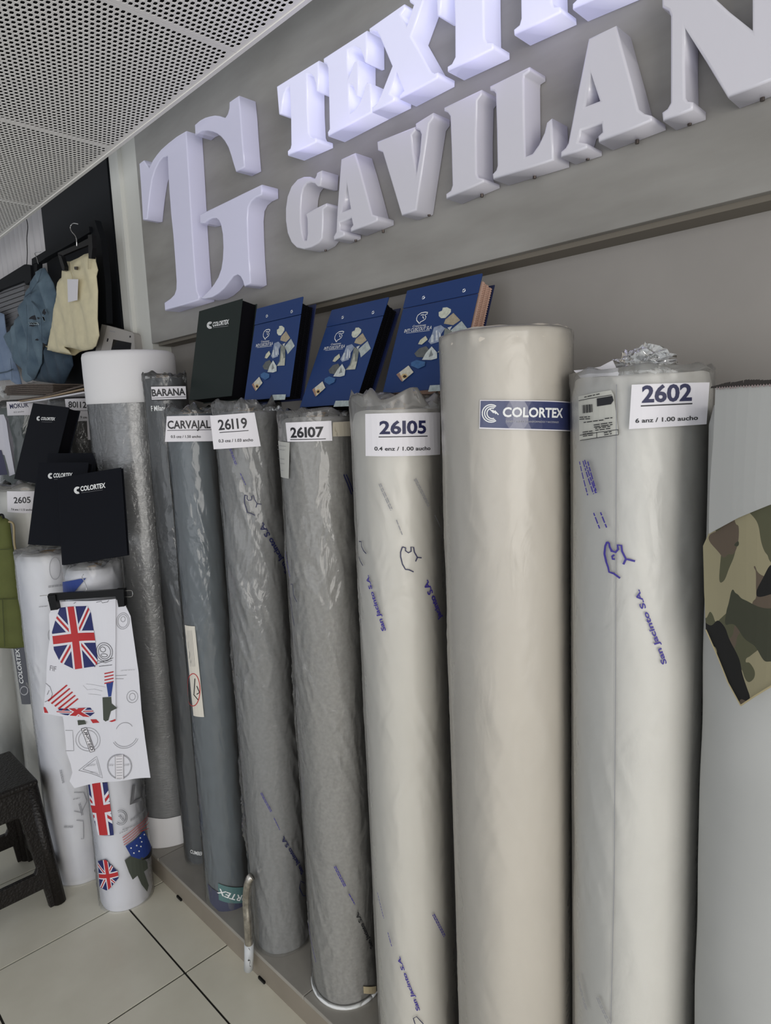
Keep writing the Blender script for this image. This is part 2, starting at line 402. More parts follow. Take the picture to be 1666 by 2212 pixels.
# far left: curtain hung on the wall and black board
n = 160; V = []; F = []
for i in range(n + 1):
    x = -5.0 + (5.0 - 3.545) * i / n
    for z in (1.9, 2.2, 2.45, 2.8): V.append((x, 1.262 + 0.012 * math.sin(i * 0.72 + 1.2 * math.sin(i * 0.11)) + 0.003 * math.sin(i * 1.9 + z * 6), z))
for i in range(n):
    for j in range(3): a = i * 4 + j; F.append((a, a + 4, a + 5, a + 1))
cu = mesh('curtain', V, F, M['curtain'], None, True); cu['label'] = 'pale grey pleated curtain high up at the far left under the ceiling'; cu['category'] = 'curtain'
cu.modifiers.new('thick', 'SOLIDIFY').thickness = 0.002
v, f = boxr((-3.543, 1.225, 0.4), (-2.765, YW, 2.98)); bb = mesh('black_board', v, f, M['black']); bb['label'] = 'tall black wall board behind the hanging shorts and jeans'; bb['category'] = 'board'

# ================================================================== sign letters
LET = {"T_logo":[[[-2.355,2.54],[-2.318,2.54],[-2.303,2.522],[-2.284,2.504],[-2.254,2.521],[-2.221,2.53],[-2.186,2.537],[-2.135,2.541],[-2.079,2.543],[-2.017,2.54],[-2.019,2.472],[-2.021,2.402],[-2.024,2.314],[-2.027,2.224],[-2.029,2.133],[-2.028,2.077],[-2.026,2.051],[-2.016,2.036],[-2.017,2.02],[-2.256,2.02],[-2.255,2.049],[-2.21,2.055],[-2.179,2.064],[-2.163,2.079],[-2.157,2.103],[-2.155,2.176],[-2.154,2.252],[-2.157,2.32],[-2.156,2.402],[-2.149,2.502],[-2.179,2.509],[-2.209,2.503],[-2.243,2.486],[-2.27,2.463],[-2.296,2.42],[-2.315,2.381],[-2.329,2.346],[-2.364,2.35],[-2.358,2.455]]],"G_upper":[[[-1.962,2.541],[-1.928,2.543],[-1.9,2.541],[-1.873,2.536],[-1.844,2.529],[-1.819,2.519],[-1.788,2.504],[-1.774,2.51],[-1.765,2.521],[-1.761,2.538],[-1.711,2.537],[-1.708,2.49],[-1.708,2.443],[-1.707,2.392],[-1.705,2.343],[-1.752,2.343],[-1.762,2.367],[-1.771,2.392],[-1.783,2.419],[-1.8,2.442],[-1.817,2.459],[-1.838,2.475],[-1.863,2.489],[-1.892,2.501],[-1.919,2.509],[-1.94,2.511],[-1.964,2.509]]],"G_lower":[[[-1.97,2.277],[-1.829,2.276],[-1.726,2.276],[-1.628,2.275],[-1.63,2.248],[-1.66,2.248],[-1.684,2.243],[-1.701,2.231],[-1.709,2.204],[-1.712,2.155],[-1.714,2.09],[-1.713,2.022],[-1.748,2.017],[-1.754,2.034],[-1.765,2.049],[-1.78,2.058],[-1.803,2.057],[-1.828,2.046],[-1.86,2.031],[-1.896,2.021],[-1.936,2.016],[-1.98,2.018],[-2.009,2.024],[-1.978,2.032],[-1.943,2.043],[-1.916,2.055],[-1.889,2.071],[-1.869,2.092],[-1.857,2.118],[-1.849,2.151],[-1.847,2.188],[-1.853,2.217],[-1.863,2.233],[-1.876,2.243],[-1.899,2.248],[-1.92,2.248],[-1.945,2.245],[-1.974,2.248]]],"T":[[[-1.532,2.497],[-1.355,2.493],[-1.362,2.427],[-1.37,2.426],[-1.372,2.445],[-1.377,2.461],[-1.388,2.474],[-1.403,2.478],[-1.408,2.399],[-1.408,2.343],[-1.401,2.33],[-1.392,2.324],[-1.381,2.322],[-1.381,2.31],[-1.501,2.314],[-1.501,2.326],[-1.488,2.329],[-1.484,2.336],[-1.479,2.4],[-1.477,2.476],[-1.489,2.476],[-1.501,2.466],[-1.509,2.452],[-1.517,2.425],[-1.529,2.426]]],"E":[[[-1.337,2.491],[-1.181,2.49],[-1.184,2.425],[-1.192,2.426],[-1.197,2.442],[-1.206,2.46],[-1.223,2.472],[-1.248,2.474],[-1.249,2.448],[-1.251,2.414],[-1.239,2.427],[-1.232,2.437],[-1.226,2.441],[-1.213,2.44],[-1.217,2.364],[-1.227,2.367],[-1.232,2.382],[-1.238,2.393],[-1.249,2.398],[-1.25,2.366],[-1.25,2.335],[-1.231,2.339],[-1.214,2.348],[-1.202,2.363],[-1.194,2.377],[-1.188,2.382],[-1.175,2.375],[-1.175,2.312],[-1.334,2.31],[-1.335,2.32],[-1.327,2.325],[-1.324,2.388],[-1.322,2.462],[-1.326,2.473],[-1.337,2.481]]],"X":[[[-1.173,2.491],[-1.062,2.494],[-1.06,2.483],[-1.073,2.478],[-1.057,2.448],[-1.035,2.48],[-1.046,2.49],[-1.048,2.5],[-0.957,2.496],[-0.956,2.485],[-0.978,2.482],[-1.004,2.479],[-1.045,2.423],[-0.991,2.331],[-0.982,2.325],[-0.973,2.324],[-0.974,2.312],[-1.086,2.31],[-1.087,2.318],[-1.073,2.323],[-1.092,2.368],[-1.115,2.332],[-1.102,2.322],[-1.103,2.312],[-1.174,2.312],[-1.174,2.323],[-1.157,2.327],[-1.144,2.339],[-1.105,2.385],[-1.139,2.458],[-1.148,2.473],[-1.158,2.48],[-1.173,2.483]]],"T2":[[[-0.972,2.509],[-0.816,2.502],[-0.817,2.445],[-0.824,2.447],[-0.83,2.468],[-0.838,2.481],[-0.85,2.485],[-0.851,2.409],[-0.851,2.342],[-0.845,2.33],[-0.831,2.324],[-0.831,2.312],[-0.947,2.315],[-0.947,2.325],[-0.935,2.326],[-0.926,2.335],[-0.924,2.398],[-0.925,2.49],[-0.938,2.49],[-0.948,2.478],[-0.958,2.455],[-0.961,2.43],[-0.97,2.431]]],"I":[[[-0.782,2.318],[-0.783,2.328],[-0.77,2.331],[-0.766,2.34],[-0.766,2.39],[-0.767,2.429],[-0.774,2.438],[-0.783,2.444],[-0.783,2.454],[-0.688,2.446],[-0.687,2.436],[-0.697,2.435],[-0.702,2.425],[-0.701,2.374],[-0.7,2.34],[-0.696,2.33],[-0.683,2.325],[-0.682,2.314]]],"L":[[[-0.659,2.31],[-0.659,2.319],[-0.649,2.323],[-0.647,2.334],[-0.648,2.417],[-0.657,2.427],[-0.657,2.436],[-0.587,2.432],[-0.587,2.422],[-0.595,2.419],[-0.592,2.33],[-0.577,2.331],[-0.567,2.344],[-0.559,2.359],[-0.553,2.358],[-0.549,2.303]]],"G":[[[-1.365,2.239],[-1.371,2.203],[-1.385,2.205],[-1.395,2.215],[-1.411,2.222],[-1.427,2.223],[-1.442,2.216],[-1.452,2.199],[-1.458,2.173],[-1.461,2.138],[-1.458,2.106],[-1.452,2.087],[-1.441,2.086],[-1.436,2.101],[-1.434,2.136],[-1.439,2.152],[-1.401,2.155],[-1.353,2.157],[-1.353,2.148],[-1.367,2.145],[-1.371,2.11],[-1.376,2.076],[-1.392,2.067],[-1.422,2.063],[-1.455,2.065],[-1.485,2.075],[-1.507,2.093],[-1.522,2.12],[-1.527,2.154],[-1.524,2.185],[-1.513,2.214],[-1.493,2.235],[-1.465,2.245],[-1.438,2.244],[-1.413,2.237],[-1.394,2.227],[-1.387,2.233],[-1.384,2.239]]],"A":[[[-1.289,2.244],[-1.238,2.243],[-1.222,2.198],[-1.204,2.141],[-1.188,2.09],[-1.171,2.082],[-1.172,2.071],[-1.267,2.067],[-1.267,2.077],[-1.258,2.082],[-1.262,2.099],[-1.306,2.098],[-1.306,2.081],[-1.29,2.074],[-1.291,2.064],[-1.331,2.061],[-1.332,2.071],[-1.321,2.08],[-1.313,2.13],[-1.301,2.189]],[[-1.273,2.182],[-1.264,2.122],[-1.297,2.121]]],"V":[[[-1.162,2.245],[-1.042,2.239],[-1.043,2.229],[-1.053,2.225],[-1.049,2.187],[-1.043,2.143],[-1.031,2.182],[-1.025,2.217],[-1.029,2.226],[-1.041,2.233],[-1.041,2.245],[-0.989,2.25],[-0.99,2.238],[-1.001,2.231],[-1.023,2.151],[-1.046,2.065],[-1.092,2.064],[-1.12,2.144],[-1.145,2.216],[-1.161,2.225]]],"I2":[[[-0.959,2.25],[-0.861,2.25],[-0.861,2.24],[-0.872,2.233],[-0.876,2.165],[-0.877,2.097],[-0.873,2.087],[-0.86,2.081],[-0.86,2.074],[-0.96,2.067],[-0.96,2.078],[-0.947,2.081],[-0.942,2.09],[-0.942,2.162],[-0.943,2.227],[-0.949,2.236],[-0.959,2.242]]],"L2":[[[-0.841,2.249],[-0.749,2.25],[-0.749,2.241],[-0.76,2.239],[-0.761,2.232],[-0.761,2.159],[-0.76,2.094],[-0.744,2.095],[-0.73,2.107],[-0.718,2.124],[-0.713,2.14],[-0.702,2.144],[-0.7,2.107],[-0.698,2.069],[-0.837,2.073],[-0.838,2.084],[-0.829,2.089],[-0.826,2.096],[-0.826,2.164],[-0.827,2.23],[-0.831,2.236],[-0.84,2.24]]],"A2":[[[-0.628,2.25],[-0.577,2.25],[-0.563,2.2],[-0.549,2.151],[-0.536,2.103],[-0.526,2.093],[-0.514,2.086],[-0.513,2.077],[-0.609,2.073],[-0.61,2.084],[-0.602,2.088],[-0.603,2.102],[-0.642,2.103],[-0.648,2.086],[-0.631,2.078],[-0.631,2.07],[-0.684,2.07],[-0.684,2.08],[-0.674,2.084],[-0.669,2.09],[-0.662,2.117],[-0.652,2.158],[-0.641,2.2]],[[-0.624,2.192],[-0.607,2.141],[-0.634,2.141]]],"N":[[[-0.499,2.244],[-0.5,2.271],[-0.452,2.275],[-0.432,2.241],[-0.396,2.194],[-0.363,2.155],[-0.366,2.241],[-0.372,2.25],[-0.378,2.254],[-0.378,2.266],[-0.319,2.268],[-0.319,2.256],[-0.327,2.252],[-0.329,2.243],[-0.323,2.075],[-0.395,2.072],[-0.429,2.137],[-0.462,2.198],[-0.461,2.144],[-0.459,2.094],[-0.455,2.088],[-0.447,2.084],[-0.447,2.072],[-0.495,2.071],[-0.497,2.085],[-0.488,2.088],[-0.483,2.095],[-0.484,2.166],[-0.485,2.225],[-0.488,2.234]]]}
def letter(name, loops, m, label, parent=None, cat=None, group=None):
    cu = bpy.data.curves.new(name, 'CURVE'); cu.dimensions = '2D'; cu.fill_mode = 'BOTH'; cu.extrude = 0.026; cu.bevel_depth = 0.004; cu.bevel_resolution = 2; cu.offset = -0.004
    for lp in loops:
        sp = cu.splines.new('POLY'); sp.points.add(len(lp) - 1)
        for i, (x, z) in enumerate(lp): sp.points[i].co = (x, z, 0, 1)
        sp.use_cyclic_u = True
    o = bpy.data.objects.new(name, cu); me = bpy.data.meshes.new_from_object(o); bpy.data.objects.remove(o); bpy.data.curves.remove(cu)
    me.transform(Matrix(((1, 0, 0, 0), (0, 0, -1, (YL + YP) / 2), (0, 1, 0, 0), (0, 0, 0, 1))))
    return link(name, me, m, parent)
top = dict(T='first T', E='E', X='X', T2='second T', I='I', L='L')
scr = []
def screws(root, pts):
    for x, z in pts:
        v, f = tubeg([(x, YP - 0.012, z - 0.0025), (x, YP - 0.012, z + 0.004)], 0.0035, 8); mesh('screw', v, f, M['screw'], root)
for k, loops in LET.items():
    xs_ = [p[0] for p in loops[0]]; zs_ = [p[1] for p in loops[0]]; cxm = sum(xs_) / len(xs_); zb = min(zs_)
    if k in top:
        rt = thing('lit_letter', 'glowing white raised letter, the %s of the upper sign row' % top[k], 'sign letter', (cxm, YP, zb), 'glowing letters of the upper sign row')
        letter('letter_body', loops, M['lit'], '', rt)
    elif k in ('T_logo', 'G_upper', 'G_lower'):
        if k == 'T_logo': rl = thing('logo_letters', 'big interlocked pale lavender TG monogram left of the sign words', 'sign letter', (cxm, YP, zb))
        letter({'T_logo': 'letter_t', 'G_upper': 'letter_g_hook', 'G_lower': 'letter_g_bowl'}[k], loops, M['acrytg'], '', rl)
    else:
        nm = {'G': 'G', 'A': 'first A', 'V': 'V', 'I2': 'I', 'L2': 'L', 'A2': 'second A', 'N': 'N'}[k]
        rt = thing('sign_letter', 'unlit white raised letter, the %s of the lower sign row' % nm, 'sign letter', (cxm, YP, zb), 'unlit letters of the lower sign row')
        letter('letter_body', loops, M['acry'], '', rt)
        screws(rt, {'G': [(cxm + 0.01, zb - 0.001)], 'A': [(-1.30, zb), (-1.20, zb)], 'V': [(-1.05, zb)], 'I2': [(-0.90, zb)], 'L2': [(-0.77, zb)], 'A2': [(-0.655, zb), (-0.56, zb)], 'N': [(-0.47, zb), (-0.36, zb + 0.0)]}[k])
# point lights added between the rows imitate the lit row's wash on the board
for x in (-1.44, -1.25, -1.06, -0.88, -0.72):
    l = bpy.data.lights.new('added_sign_wash', 'POINT'); l.energy = 0.05; l.color = (0.5, 0.42, 1.0); l.shadow_soft_size = 0.05
    o = bpy.data.objects.new('added_sign_wash', l); COL.objects.link(o); o.location = (x, 1.13, 2.28)

# ================================================================== fabric rolls
def roll(x, y, r, ztop, z0, m, label, film=None, rag=0.0, amp=0.0012, group='fabric rolls standing on end', sag=0.0, seed=0, cap=None, filmtop=0.012, core=True, cut=None):
    rt = thing('fabric_roll', label, 'fabric roll', (x, y, z0), group)
    n, nz = 72, 60; V = []; F = []
    for j in range(nz + 1):
        z = z0 + 0.001 + (ztop - z0) * j / nz
        for i in range(n):
            t = 2 * PI * i / n; u = i * 12.0 / n
            e = 0.0016 * (float(vn(u + seed * 3, j * 0.22)) - 0.5) * 2
            edge = -0.006 * (1 if j in (0, nz) else 0)
            R = r + e + edge - 0.002
            V.append((x + R * math.cos(t), y + R * math.sin(t), z + (0.004 * math.sin(3 * t + seed) if j == nz else 0)))
    for j in range(nz):
        for i in range(n): F.append((j * n + i, j * n + (i + 1) % n, (j + 1) * n + (i + 1) % n, (j + 1) * n + i))
    # wound end faces
    for base, zz in ((nz * n, ztop), (0, z0 + 0.001)):
        s = len(V); rings = 5
        for q in range(1, rings + 1):
            R = (r - 0.008) * (1 - q / rings) + 0.028 * q / rings
            for i in range(n): t = 2 * PI * i / n; V.append((x + R * math.cos(t), y + R * math.sin(t), zz + (0.004 * (q % 2) if zz == ztop else 0)))
        prev = base
        for q in range(rings):
            for i in range(n): F.append((prev + i, prev + (i + 1) % n, s + q * n + (i + 1) % n, s + q * n + i))
            prev = s + q * n
        F.append(tuple(prev + i for i in range(n)))
    mesh('fabric', V, F, m, rt, True)
    if core:
        v, f = tubeg([(x, y, ztop - 0.02), (x, y, ztop + 0.008)], 0.027, 20); mesh('cardboard_core', v, f, M['card'], rt)
    if film:
        n, nz = 120, int(190 * (ztop - z0) / 1.6); R0 = r + 0.0012
        I, J = np.meshgrid(np.arange(n), np.arange(nz + 1)); t = 2 * PI * I / n; zz = J / nz
        u = I * 24.0 / n; per = lambda a, b: vn(a, b) * (1 - I / n) + vn(a - 24.0 * (a / np.maximum(u, 1e-9) if False else 1), b) * (I / n) if False else vn(a, b)
        w = np.minimum(1, np.minimum(I, n - I) / 6.0)
        h1 = np.abs(vn(u * 0.55 + seed * 7 + zz * 4, zz * 21 + u * 0.8) - 0.5) * 2
        h2 = np.abs(vn(u * 1.3 + 11 + seed - zz * 6, zz * 46 - u * 1.4) - 0.5) * 2
        h3 = vn(u * 0.5 + seed, zz * 9)
        hh = ((1 - h1) ** 3 * 1.3 + (1 - h2) ** 4 * 0.7) * w * (0.15 + 1.5 * h3 ** 2)
        R = R0 + amp * hh * 1.6
        lip = filmtop * (0.35 + 1.3 * vn(u * 0.4 + seed * 5, zz * 0 + 3.3)) * w + 0.004
        Z = z0 + 0.002 + (ztop + lip - z0) * zz
        Rt = np.where(zz > 0.985, R + 0.004 * (vn(u * 2, zz * 0) - 0.5), R)
        V = np.stack([x + Rt * np.cos(t), y + Rt * np.sin(t), Z], -1).reshape(-1, 3).tolist(); F = []
        for j in range(nz):
            for i in range(n): F.append((j * n + i, j * n + (i + 1) % n, (j + 1) * n + (i + 1) % n, (j + 1) * n + i))
        prev = nz * n                          # gathered film folded over the top
        for q, (kr, kz) in enumerate(((0.93, 0.010), (0.78, 0.006), (0.55, 0.010), (0.3, 0.004))):
            s = len(V)
            for i in range(n):
                tt = 2 * PI * i / n; wv = float(vn(i * 0.17 + seed + q * 3, q * 1.7)); ww = min(1, min(i, n - i) / 6)
                RR = R0 * kr * (1 + 0.05 * (wv - 0.5)); V.append([x + RR * math.cos(tt), y + RR * math.sin(tt), ztop + kz + rag * wv * ww * (1.6 if q == 0 else 1)])
            for i in range(n): F.append((prev + i, prev + (i + 1) % n, s + (i + 1) % n, s + i))
            prev = s
        mesh('plastic_wrap', V, F, film, rt, True)
    return rt, Cyl(x, y, r)
def card(px, py, roll_, extra=0.010, Rc=0.25):
    # stiff card hung on the front of a roll: gently curved, facing the aisle
    c = np.array([roll_[0], roll_[1]]); t = -c / np.linalg.norm(c); n = np.array([t[0], t[1], 0.0])
    O = np.array([c[0] + t[0] * (roll_[2] + extra), c[1] + t[1] * (roll_[2] + extra), 1.6])
    P = Pln(O, (-n[1], n[0], 0), (0, 0, 1)); u0 = P.from_px(px, py)[0]; P.w = lambda u, v: -u * u / (2 * Rc); return P
def papr(sf, rt, corners, lines, off=0.004, m=None, curl=True, under=None, cat=None):
    p = decal(sf, 'paper_label', corners, m or M['paper'], rt, off, 0.012, thick=0.0006)
    for (s, p0, p1, hp, mm, b) in lines: text(sf, 'label_text', s, p0, p1, hp, mm, p, off + 0.0008, b)
    if under:
        for a, b, wd in under: strokes(sf, 'underline', [[a, b]], wd, M['ink'], p, off + 0.0008)
    return p
F1 = film_mat('clear_film', 0.07, tint=(0.9, 0.89, 0.86), rough=0.13, bump=1.0, bscale=13); F2 = film_mat('milky_film', 0.14, tint=(0.93, 0.91, 0.87), rough=0.3, bump=0.45, bscale=12); F3 = film_mat('tight_film', 0.04, rough=0.14, bump=0.8, bscale=40)
C = dict(
 silver=mat('silver_grey_fabric', (0.20, 0.20, 0.205), 0.38, noise=0.1, nscale=60, bump=0.35, bscale=40, coat=0.6, stretch=(1, 1, 6)),
 slate=mat('dark_slate_fabric', (0.045, 0.052, 0.062), 0.7, noise=0.1, nscale=40),
 bluegrey=mat('blue_grey_fabric', (0.105, 0.13, 0.152), 0.7, noise=0.06, nscale=30),
 grey=mat('grey_fabric', (0.235, 0.235, 0.235), 0.8, noise=0.1, nscale=120, bump=0.1, bscale=400),
 warmgrey=mat('warm_grey_fabric', (0.30, 0.29, 0.275), 0.8, noise=0.12, nscale=120, bump=0.1, bscale=400),
 ivory=mat('ivory_fabric', (0.66, 0.63, 0.575), 0.8, noise=0.02, nscale=8), cream=mat('cream_fabric', (0.62, 0.57, 0.50), 0.75, noise=0.02, nscale=8, bump=0.15, bscale=9),
 bone=mat('bone_white_fabric', (0.70, 0.68, 0.64), 0.8, noise=0.02, nscale=8), pale=mat('pale_grey_fabric', (0.44, 0.445, 0.435), 0.8, noise=0.04, nscale=6, bump=0.2, bscale=8),
 foam=mat('white_foam_sleeve', (0.80, 0.79, 0.80), 0.6), print=mat('faint_printed_fabric', (0.72, 0.72, 0.78), 0.6, noise=0.0, nscale=9, col2=(0.80, 0.80, 0.84)),
 teal=mat('dark_teal_fabric', (0.06, 0.085, 0.085), 0.7), dgrey=mat('dark_grey_fabric', (0.09, 0.085, 0.082), 0.8))

# --- silver roll with the white foam collar
SV = (-2.333, 1.05)
rt, sf = roll(*SV, 0.150, 1.835, ZP, C['silver'], 'tall silver-grey roll with a white foam collar, behind the black catalogues', F3, amp=0.001, seed=1, filmtop=0.0)
n = 72; V = []; F = []
prof = [(0.1515, 1.700), (0.1545, 1.702), (0.1545, 1.73), (0.1555, 1.80), (0.1555, 1.858), (0.152, 1.870), (0.143, 1.875), (0.118, 1.874), (0.112, 1.866)]
for R, z in prof:
    for i in range(n): t = 2 * PI * i / n; V.append((SV[0] + R * math.cos(t), SV[1] + R * math.sin(t), z + 0.002 * math.sin(2 * t)))
for j in range(len(prof) - 1):
    for i in range(n): F.append((j * n + i, j * n + (i + 1) % n, (j + 1) * n + (i + 1) % n, (j + 1) * n + i))
mesh('foam_collar', V, F, C['foam'], rt, True, label='white foam collar on the roll end')
V = []; F = []
prof = [(0.1535, ZP + 0.001), (0.156, ZP + 0.01), (0.156, 0.15), (0.1545, 0.18), (0.1525, 0.19)]
for j, (R, z) in enumerate(prof):
    for i in range(n): t = 2 * PI * i / n; V.append((SV[0] + R * math.cos(t), SV[1] + R * math.sin(t), z + (0.02 * float(vn(i * 0.15, 4)) if j > 1 else 0)))
for j in range(len(prof) - 1):
    for i in range(n): F.append((j * n + i, j * n + (i + 1) % n, (j + 1) * n + (i + 1) % n, (j + 1) * n + i))
mesh('foam_foot', V, F, C['foam'], rt, True)
# --- dark slate roll, BARANA
rt, sf = roll(-2.071, 1.045, 0.068, 1.765, ZP, C['slate'], 'narrow dark slate roll between the silver roll and the blue-grey roll', F1, rag=0.012, seed=2)
decal(card(365, 850, (-2.071, 1.045, 0.068)), 'label_border', zoom(3.471, 320, 780, [(18, 186), (288, 181), (293, 290), (22, 295)]), M['ink'], rt, 0.0033, 0.01)
papr(card(365, 850, (-2.071, 1.045, 0.068)), rt, zoom(3.471, 320, 780, [(22, 192), (282, 188), (287, 283), (27, 289)]), [('BARANA', (328.5, 856), (401, 853), 15, M['ink'], 0.03)], off=0.0042, under=[((328, 860), (402, 857), 0.0015)])
text(sf, 'printed_text', 'F Milano', (327, 888), (361, 886), 11, M['white'], rt, 0.0035, 0.02)
text(sf, 'printed_text', 'CUMBERS', (411, 1842), (442, 1848), 7, M['white'], rt, 0.0035, 0.02)
# --- blue-grey roll, CARVAJAL
rt, sf = roll(-1.816, 0.994, 0.076, 1.642, ZP, C['bluegrey'], 'blue-grey roll with a teal band at its foot and a red-ringed sticker', F1, rag=0.02, seed=3, amp=0.0014)
papr(card(410, 925, (-1.816, 0.994, 0.076)), rt, [(360, 899), (459, 897), (462, 953), (356, 954.5)], [('CARVAJAL', (362, 926), (455, 924.5), 17, M['ink'], 0.025), ('0.5 cnz / 1.50 ancho', (369, 946), (434, 945.5), 5.5, M['ink'], 0.02)], off=0.006, under=[((361, 930), (457, 928), 0.0016)])
p = decal(sf, 'care_sticker', [(399, 1350), (421, 1353), (441, 1549), (418, 1546)], mat('cream_sticker', (0.72, 0.68, 0.60), 0.5), rt, 0.004, 0.012, label='tall cream sticker with a red ring')
ring = [(420 + 14 * math.cos(a) , 1489 + 35 * math.sin(a)) for a in np.linspace(0, 2 * PI, 28)]
strokes(sf, 'red_ring', [[sf.from_px(max(409, q[0]), q[1]) for q in ring]], 0.0025, M['red'], p, 0.005, uv=True)
strokes(sf, 'sticker_figures', [[(421, 1466), (419, 1500)], [(425, 1482), (431, 1496), (425, 1500)], [(418, 1500), (428, 1512)]], 0.003, M['ink'], p, 0.005)
strokes(sf, 'sticker_lines', [[(404 + k * 3.2, 1362), (411.5 + k * 3.2, 1440)] for k in range(4)], 0.0008, M['inkgrey'], p, 0.005)
decal(sf, 'foot_band', [(448, 1908), (545, 1926), (545, 1988), (455, 1950)], mat('violet_grey_band', (0.06, 0.065, 0.11), 0.5), rt, 0.003, 0.012)
b_ = decal(sf, 'teal_band', [(471, 1908), (532, 1915), (533, 1948), (473, 1944)], mat('teal_print', (0.10, 0.20, 0.20), 0.5), rt, 0.004, 0.012, label='teal printed band, lettering upside down')
text(sf, 'printed_text', 'COLORTEX', (563, 1926), (474, 1919), 13, M['white'], b_, 0.005, 0.02)
# --- grey roll 26I19
rt, sf = roll(-1.546, 1.01, 0.086, 1.638, ZP, C['grey'], 'mid-grey crinkly wrapped roll labelled 26I19 with a steel pipe at its foot', F1, rag=0.022, seed=4, amp=0.0030, filmtop=0.02)
papr(card(500, 930, (-1.546, 1.01, 0.086)), rt, [(453, 898), (550, 891), (563.5, 964), (461, 971)], [('26I19', (472, 929), (535, 924), 22, M['ink'], 0.02), ('0.3 cnz / 1.03 ancho', (472, 956), (547, 953), 6.5, M['ink'], 0.02)], off=0.007, under=[((474, 934.5), (537, 930), 0.0018)])
Z3 = lambda P: zoom(3.471, 320, 780, P)
strokes(sf, 'puma_print', [Z3([(725, 1005), (722, 1040), (725, 1070), (745, 1135), (775, 1143), (802, 1158)]), Z3([(725, 1005), (745, 1010), (742, 1030), (752, 1045), (775, 1042), (778, 1015), (790, 1005), (800, 1040), (818, 1070), (850, 1074)]), Z3([(818, 1070), (808, 1098)])], 0.0022, M['navy'], rt, 0.0070)
text(sf, 'printed_text', 'San Jacinto S.A.', (622, 1234), (568, 1128), 8, M['navy'], rt, 0.0070, 0.03)
def smallprint(sf, rt, segs, m=None, w=0.0016, gap=0.0009):
    L_ = []
    for a, b, k in segs:
        ua, ub = np.array(sf.from_px(*a)), np.array(sf.from_px(*b)); d = ub - ua; ln = np.linalg.norm(d); d /= ln; nn = np.array([-d[1], d[0]])
        for q in range(k):
            s = 0.0
            while s < ln:
                e = min(ln, s + random.uniform(0.004, 0.012)); L_.append([ua + d * s + nn * q * (w + gap + 0.0008), ua + d * e + nn * q * (w + gap + 0.0008)]); s = e + 0.0018
    strokes(sf, 'small_print', L_, w, m or M['navy'], rt, 0.0070, uv=True, kind='stuff')
smallprint(sf, rt, [((500, 970), (512, 1005), 2), ((521, 1022), (532, 1047), 1)], M['inkblue'])
smallprint(sf, rt, [((565, 1710), (586, 1752), 2), ((592, 1764), (604, 1790), 1)], M['inkblue'])
text(sf, 'printed_text', 'San Jacinto S.A.', (656, 1884), (613, 1806), 7, M['navy'], rt, 0.0070, 0.03)
strokes(sf, 'puma_print', [[(658, 1908), (650, 1903), (647, 1918), (655, 1935), (660, 1935)]], 0.0022, M['navy'], rt, 0.0070)
# --- warm grey roll 26I07
rt, sf = roll(-1.281, 1.035, 0.095, 1.614, ZP, C['warmgrey'], 'warm grey wrapped roll labelled 26I07 with a cream tape at its foot', F1, rag=0.014, seed=5, amp=0.0024, filmtop=0.014)
papr(sf, rt, [(617, 913), (716, 909), (718, 952), (621, 954)], [('26I07', (628, 945), (700, 943), 21, M['ink'], 0.03)], off=0.006, under=[((627, 949.5), (704, 948), 0.0018)])
decal(sf, 'core_tape', [(719, 912), (757, 910), (757, 942), (719, 943)], mat('beige_tape', (0.55, 0.50, 0.40), 0.7), rt, 0.002, 0.012)
p = decal(sf, 'side_sticker', [(601, 952), (626, 956), (624, 1034), (607, 1030)], mat('grey_sticker', (0.46, 0.46, 0.43), 0.5), rt, 0.004, 0.01, label='pale grey vertical sticker')
smallprint(sf, p, [((606, 962), (622, 964), 1), ((606, 970), (620, 972), 1), ((608, 990), (619, 992), 1), ((610, 1000), (619, 1002), 1), ((611, 1015), (618, 1016), 1)], M['inkgrey'], 0.001)
strokes(sf, 'blue_print', [[(743, 1025), (752, 1048), (760, 1068)], [(748, 1025), (757, 1045), (763, 1062)]], 0.003, M['navy'], rt, 0.0070)
smallprint(sf, rt, [((622, 1190), (632, 1245), 1), ((723, 1868), (744, 1912), 2), ((753, 1927), (765, 1950), 1), ((671, 1990), (687, 2075), 1)], M['inkblue'], 0.002)
strokes(sf, 'puma_print', [[(628, 1262), (632, 1262), (634, 1285), (641, 1300)], [(627, 1290), (632, 1330), (636, 1352)]], 0.002, M['navy'], rt, 0.0070)
text(sf, 'printed_text', 'San Jacinto S.A.', (806, 2045), (774, 1970), 7, M['ink'], rt, 0.0070, 0.03)
decal(sf, 'cream_tape', [(785, 2131), (813, 2130), (813, 2146), (786, 2146)], M['tape'], rt, 0.004, 0.01)
v, f = tubeg([(-1.281 + 0.0955 * math.cos(a), 1.035 + 0.0955 * math.sin(a), ZP + 0.006 + 0.004 * math.sin(a * 2)) for a in np.linspace(0, 2 * PI, 50)], 0.005, 8)
mesh('foot_rim', v, f, M['white'], rt, True)
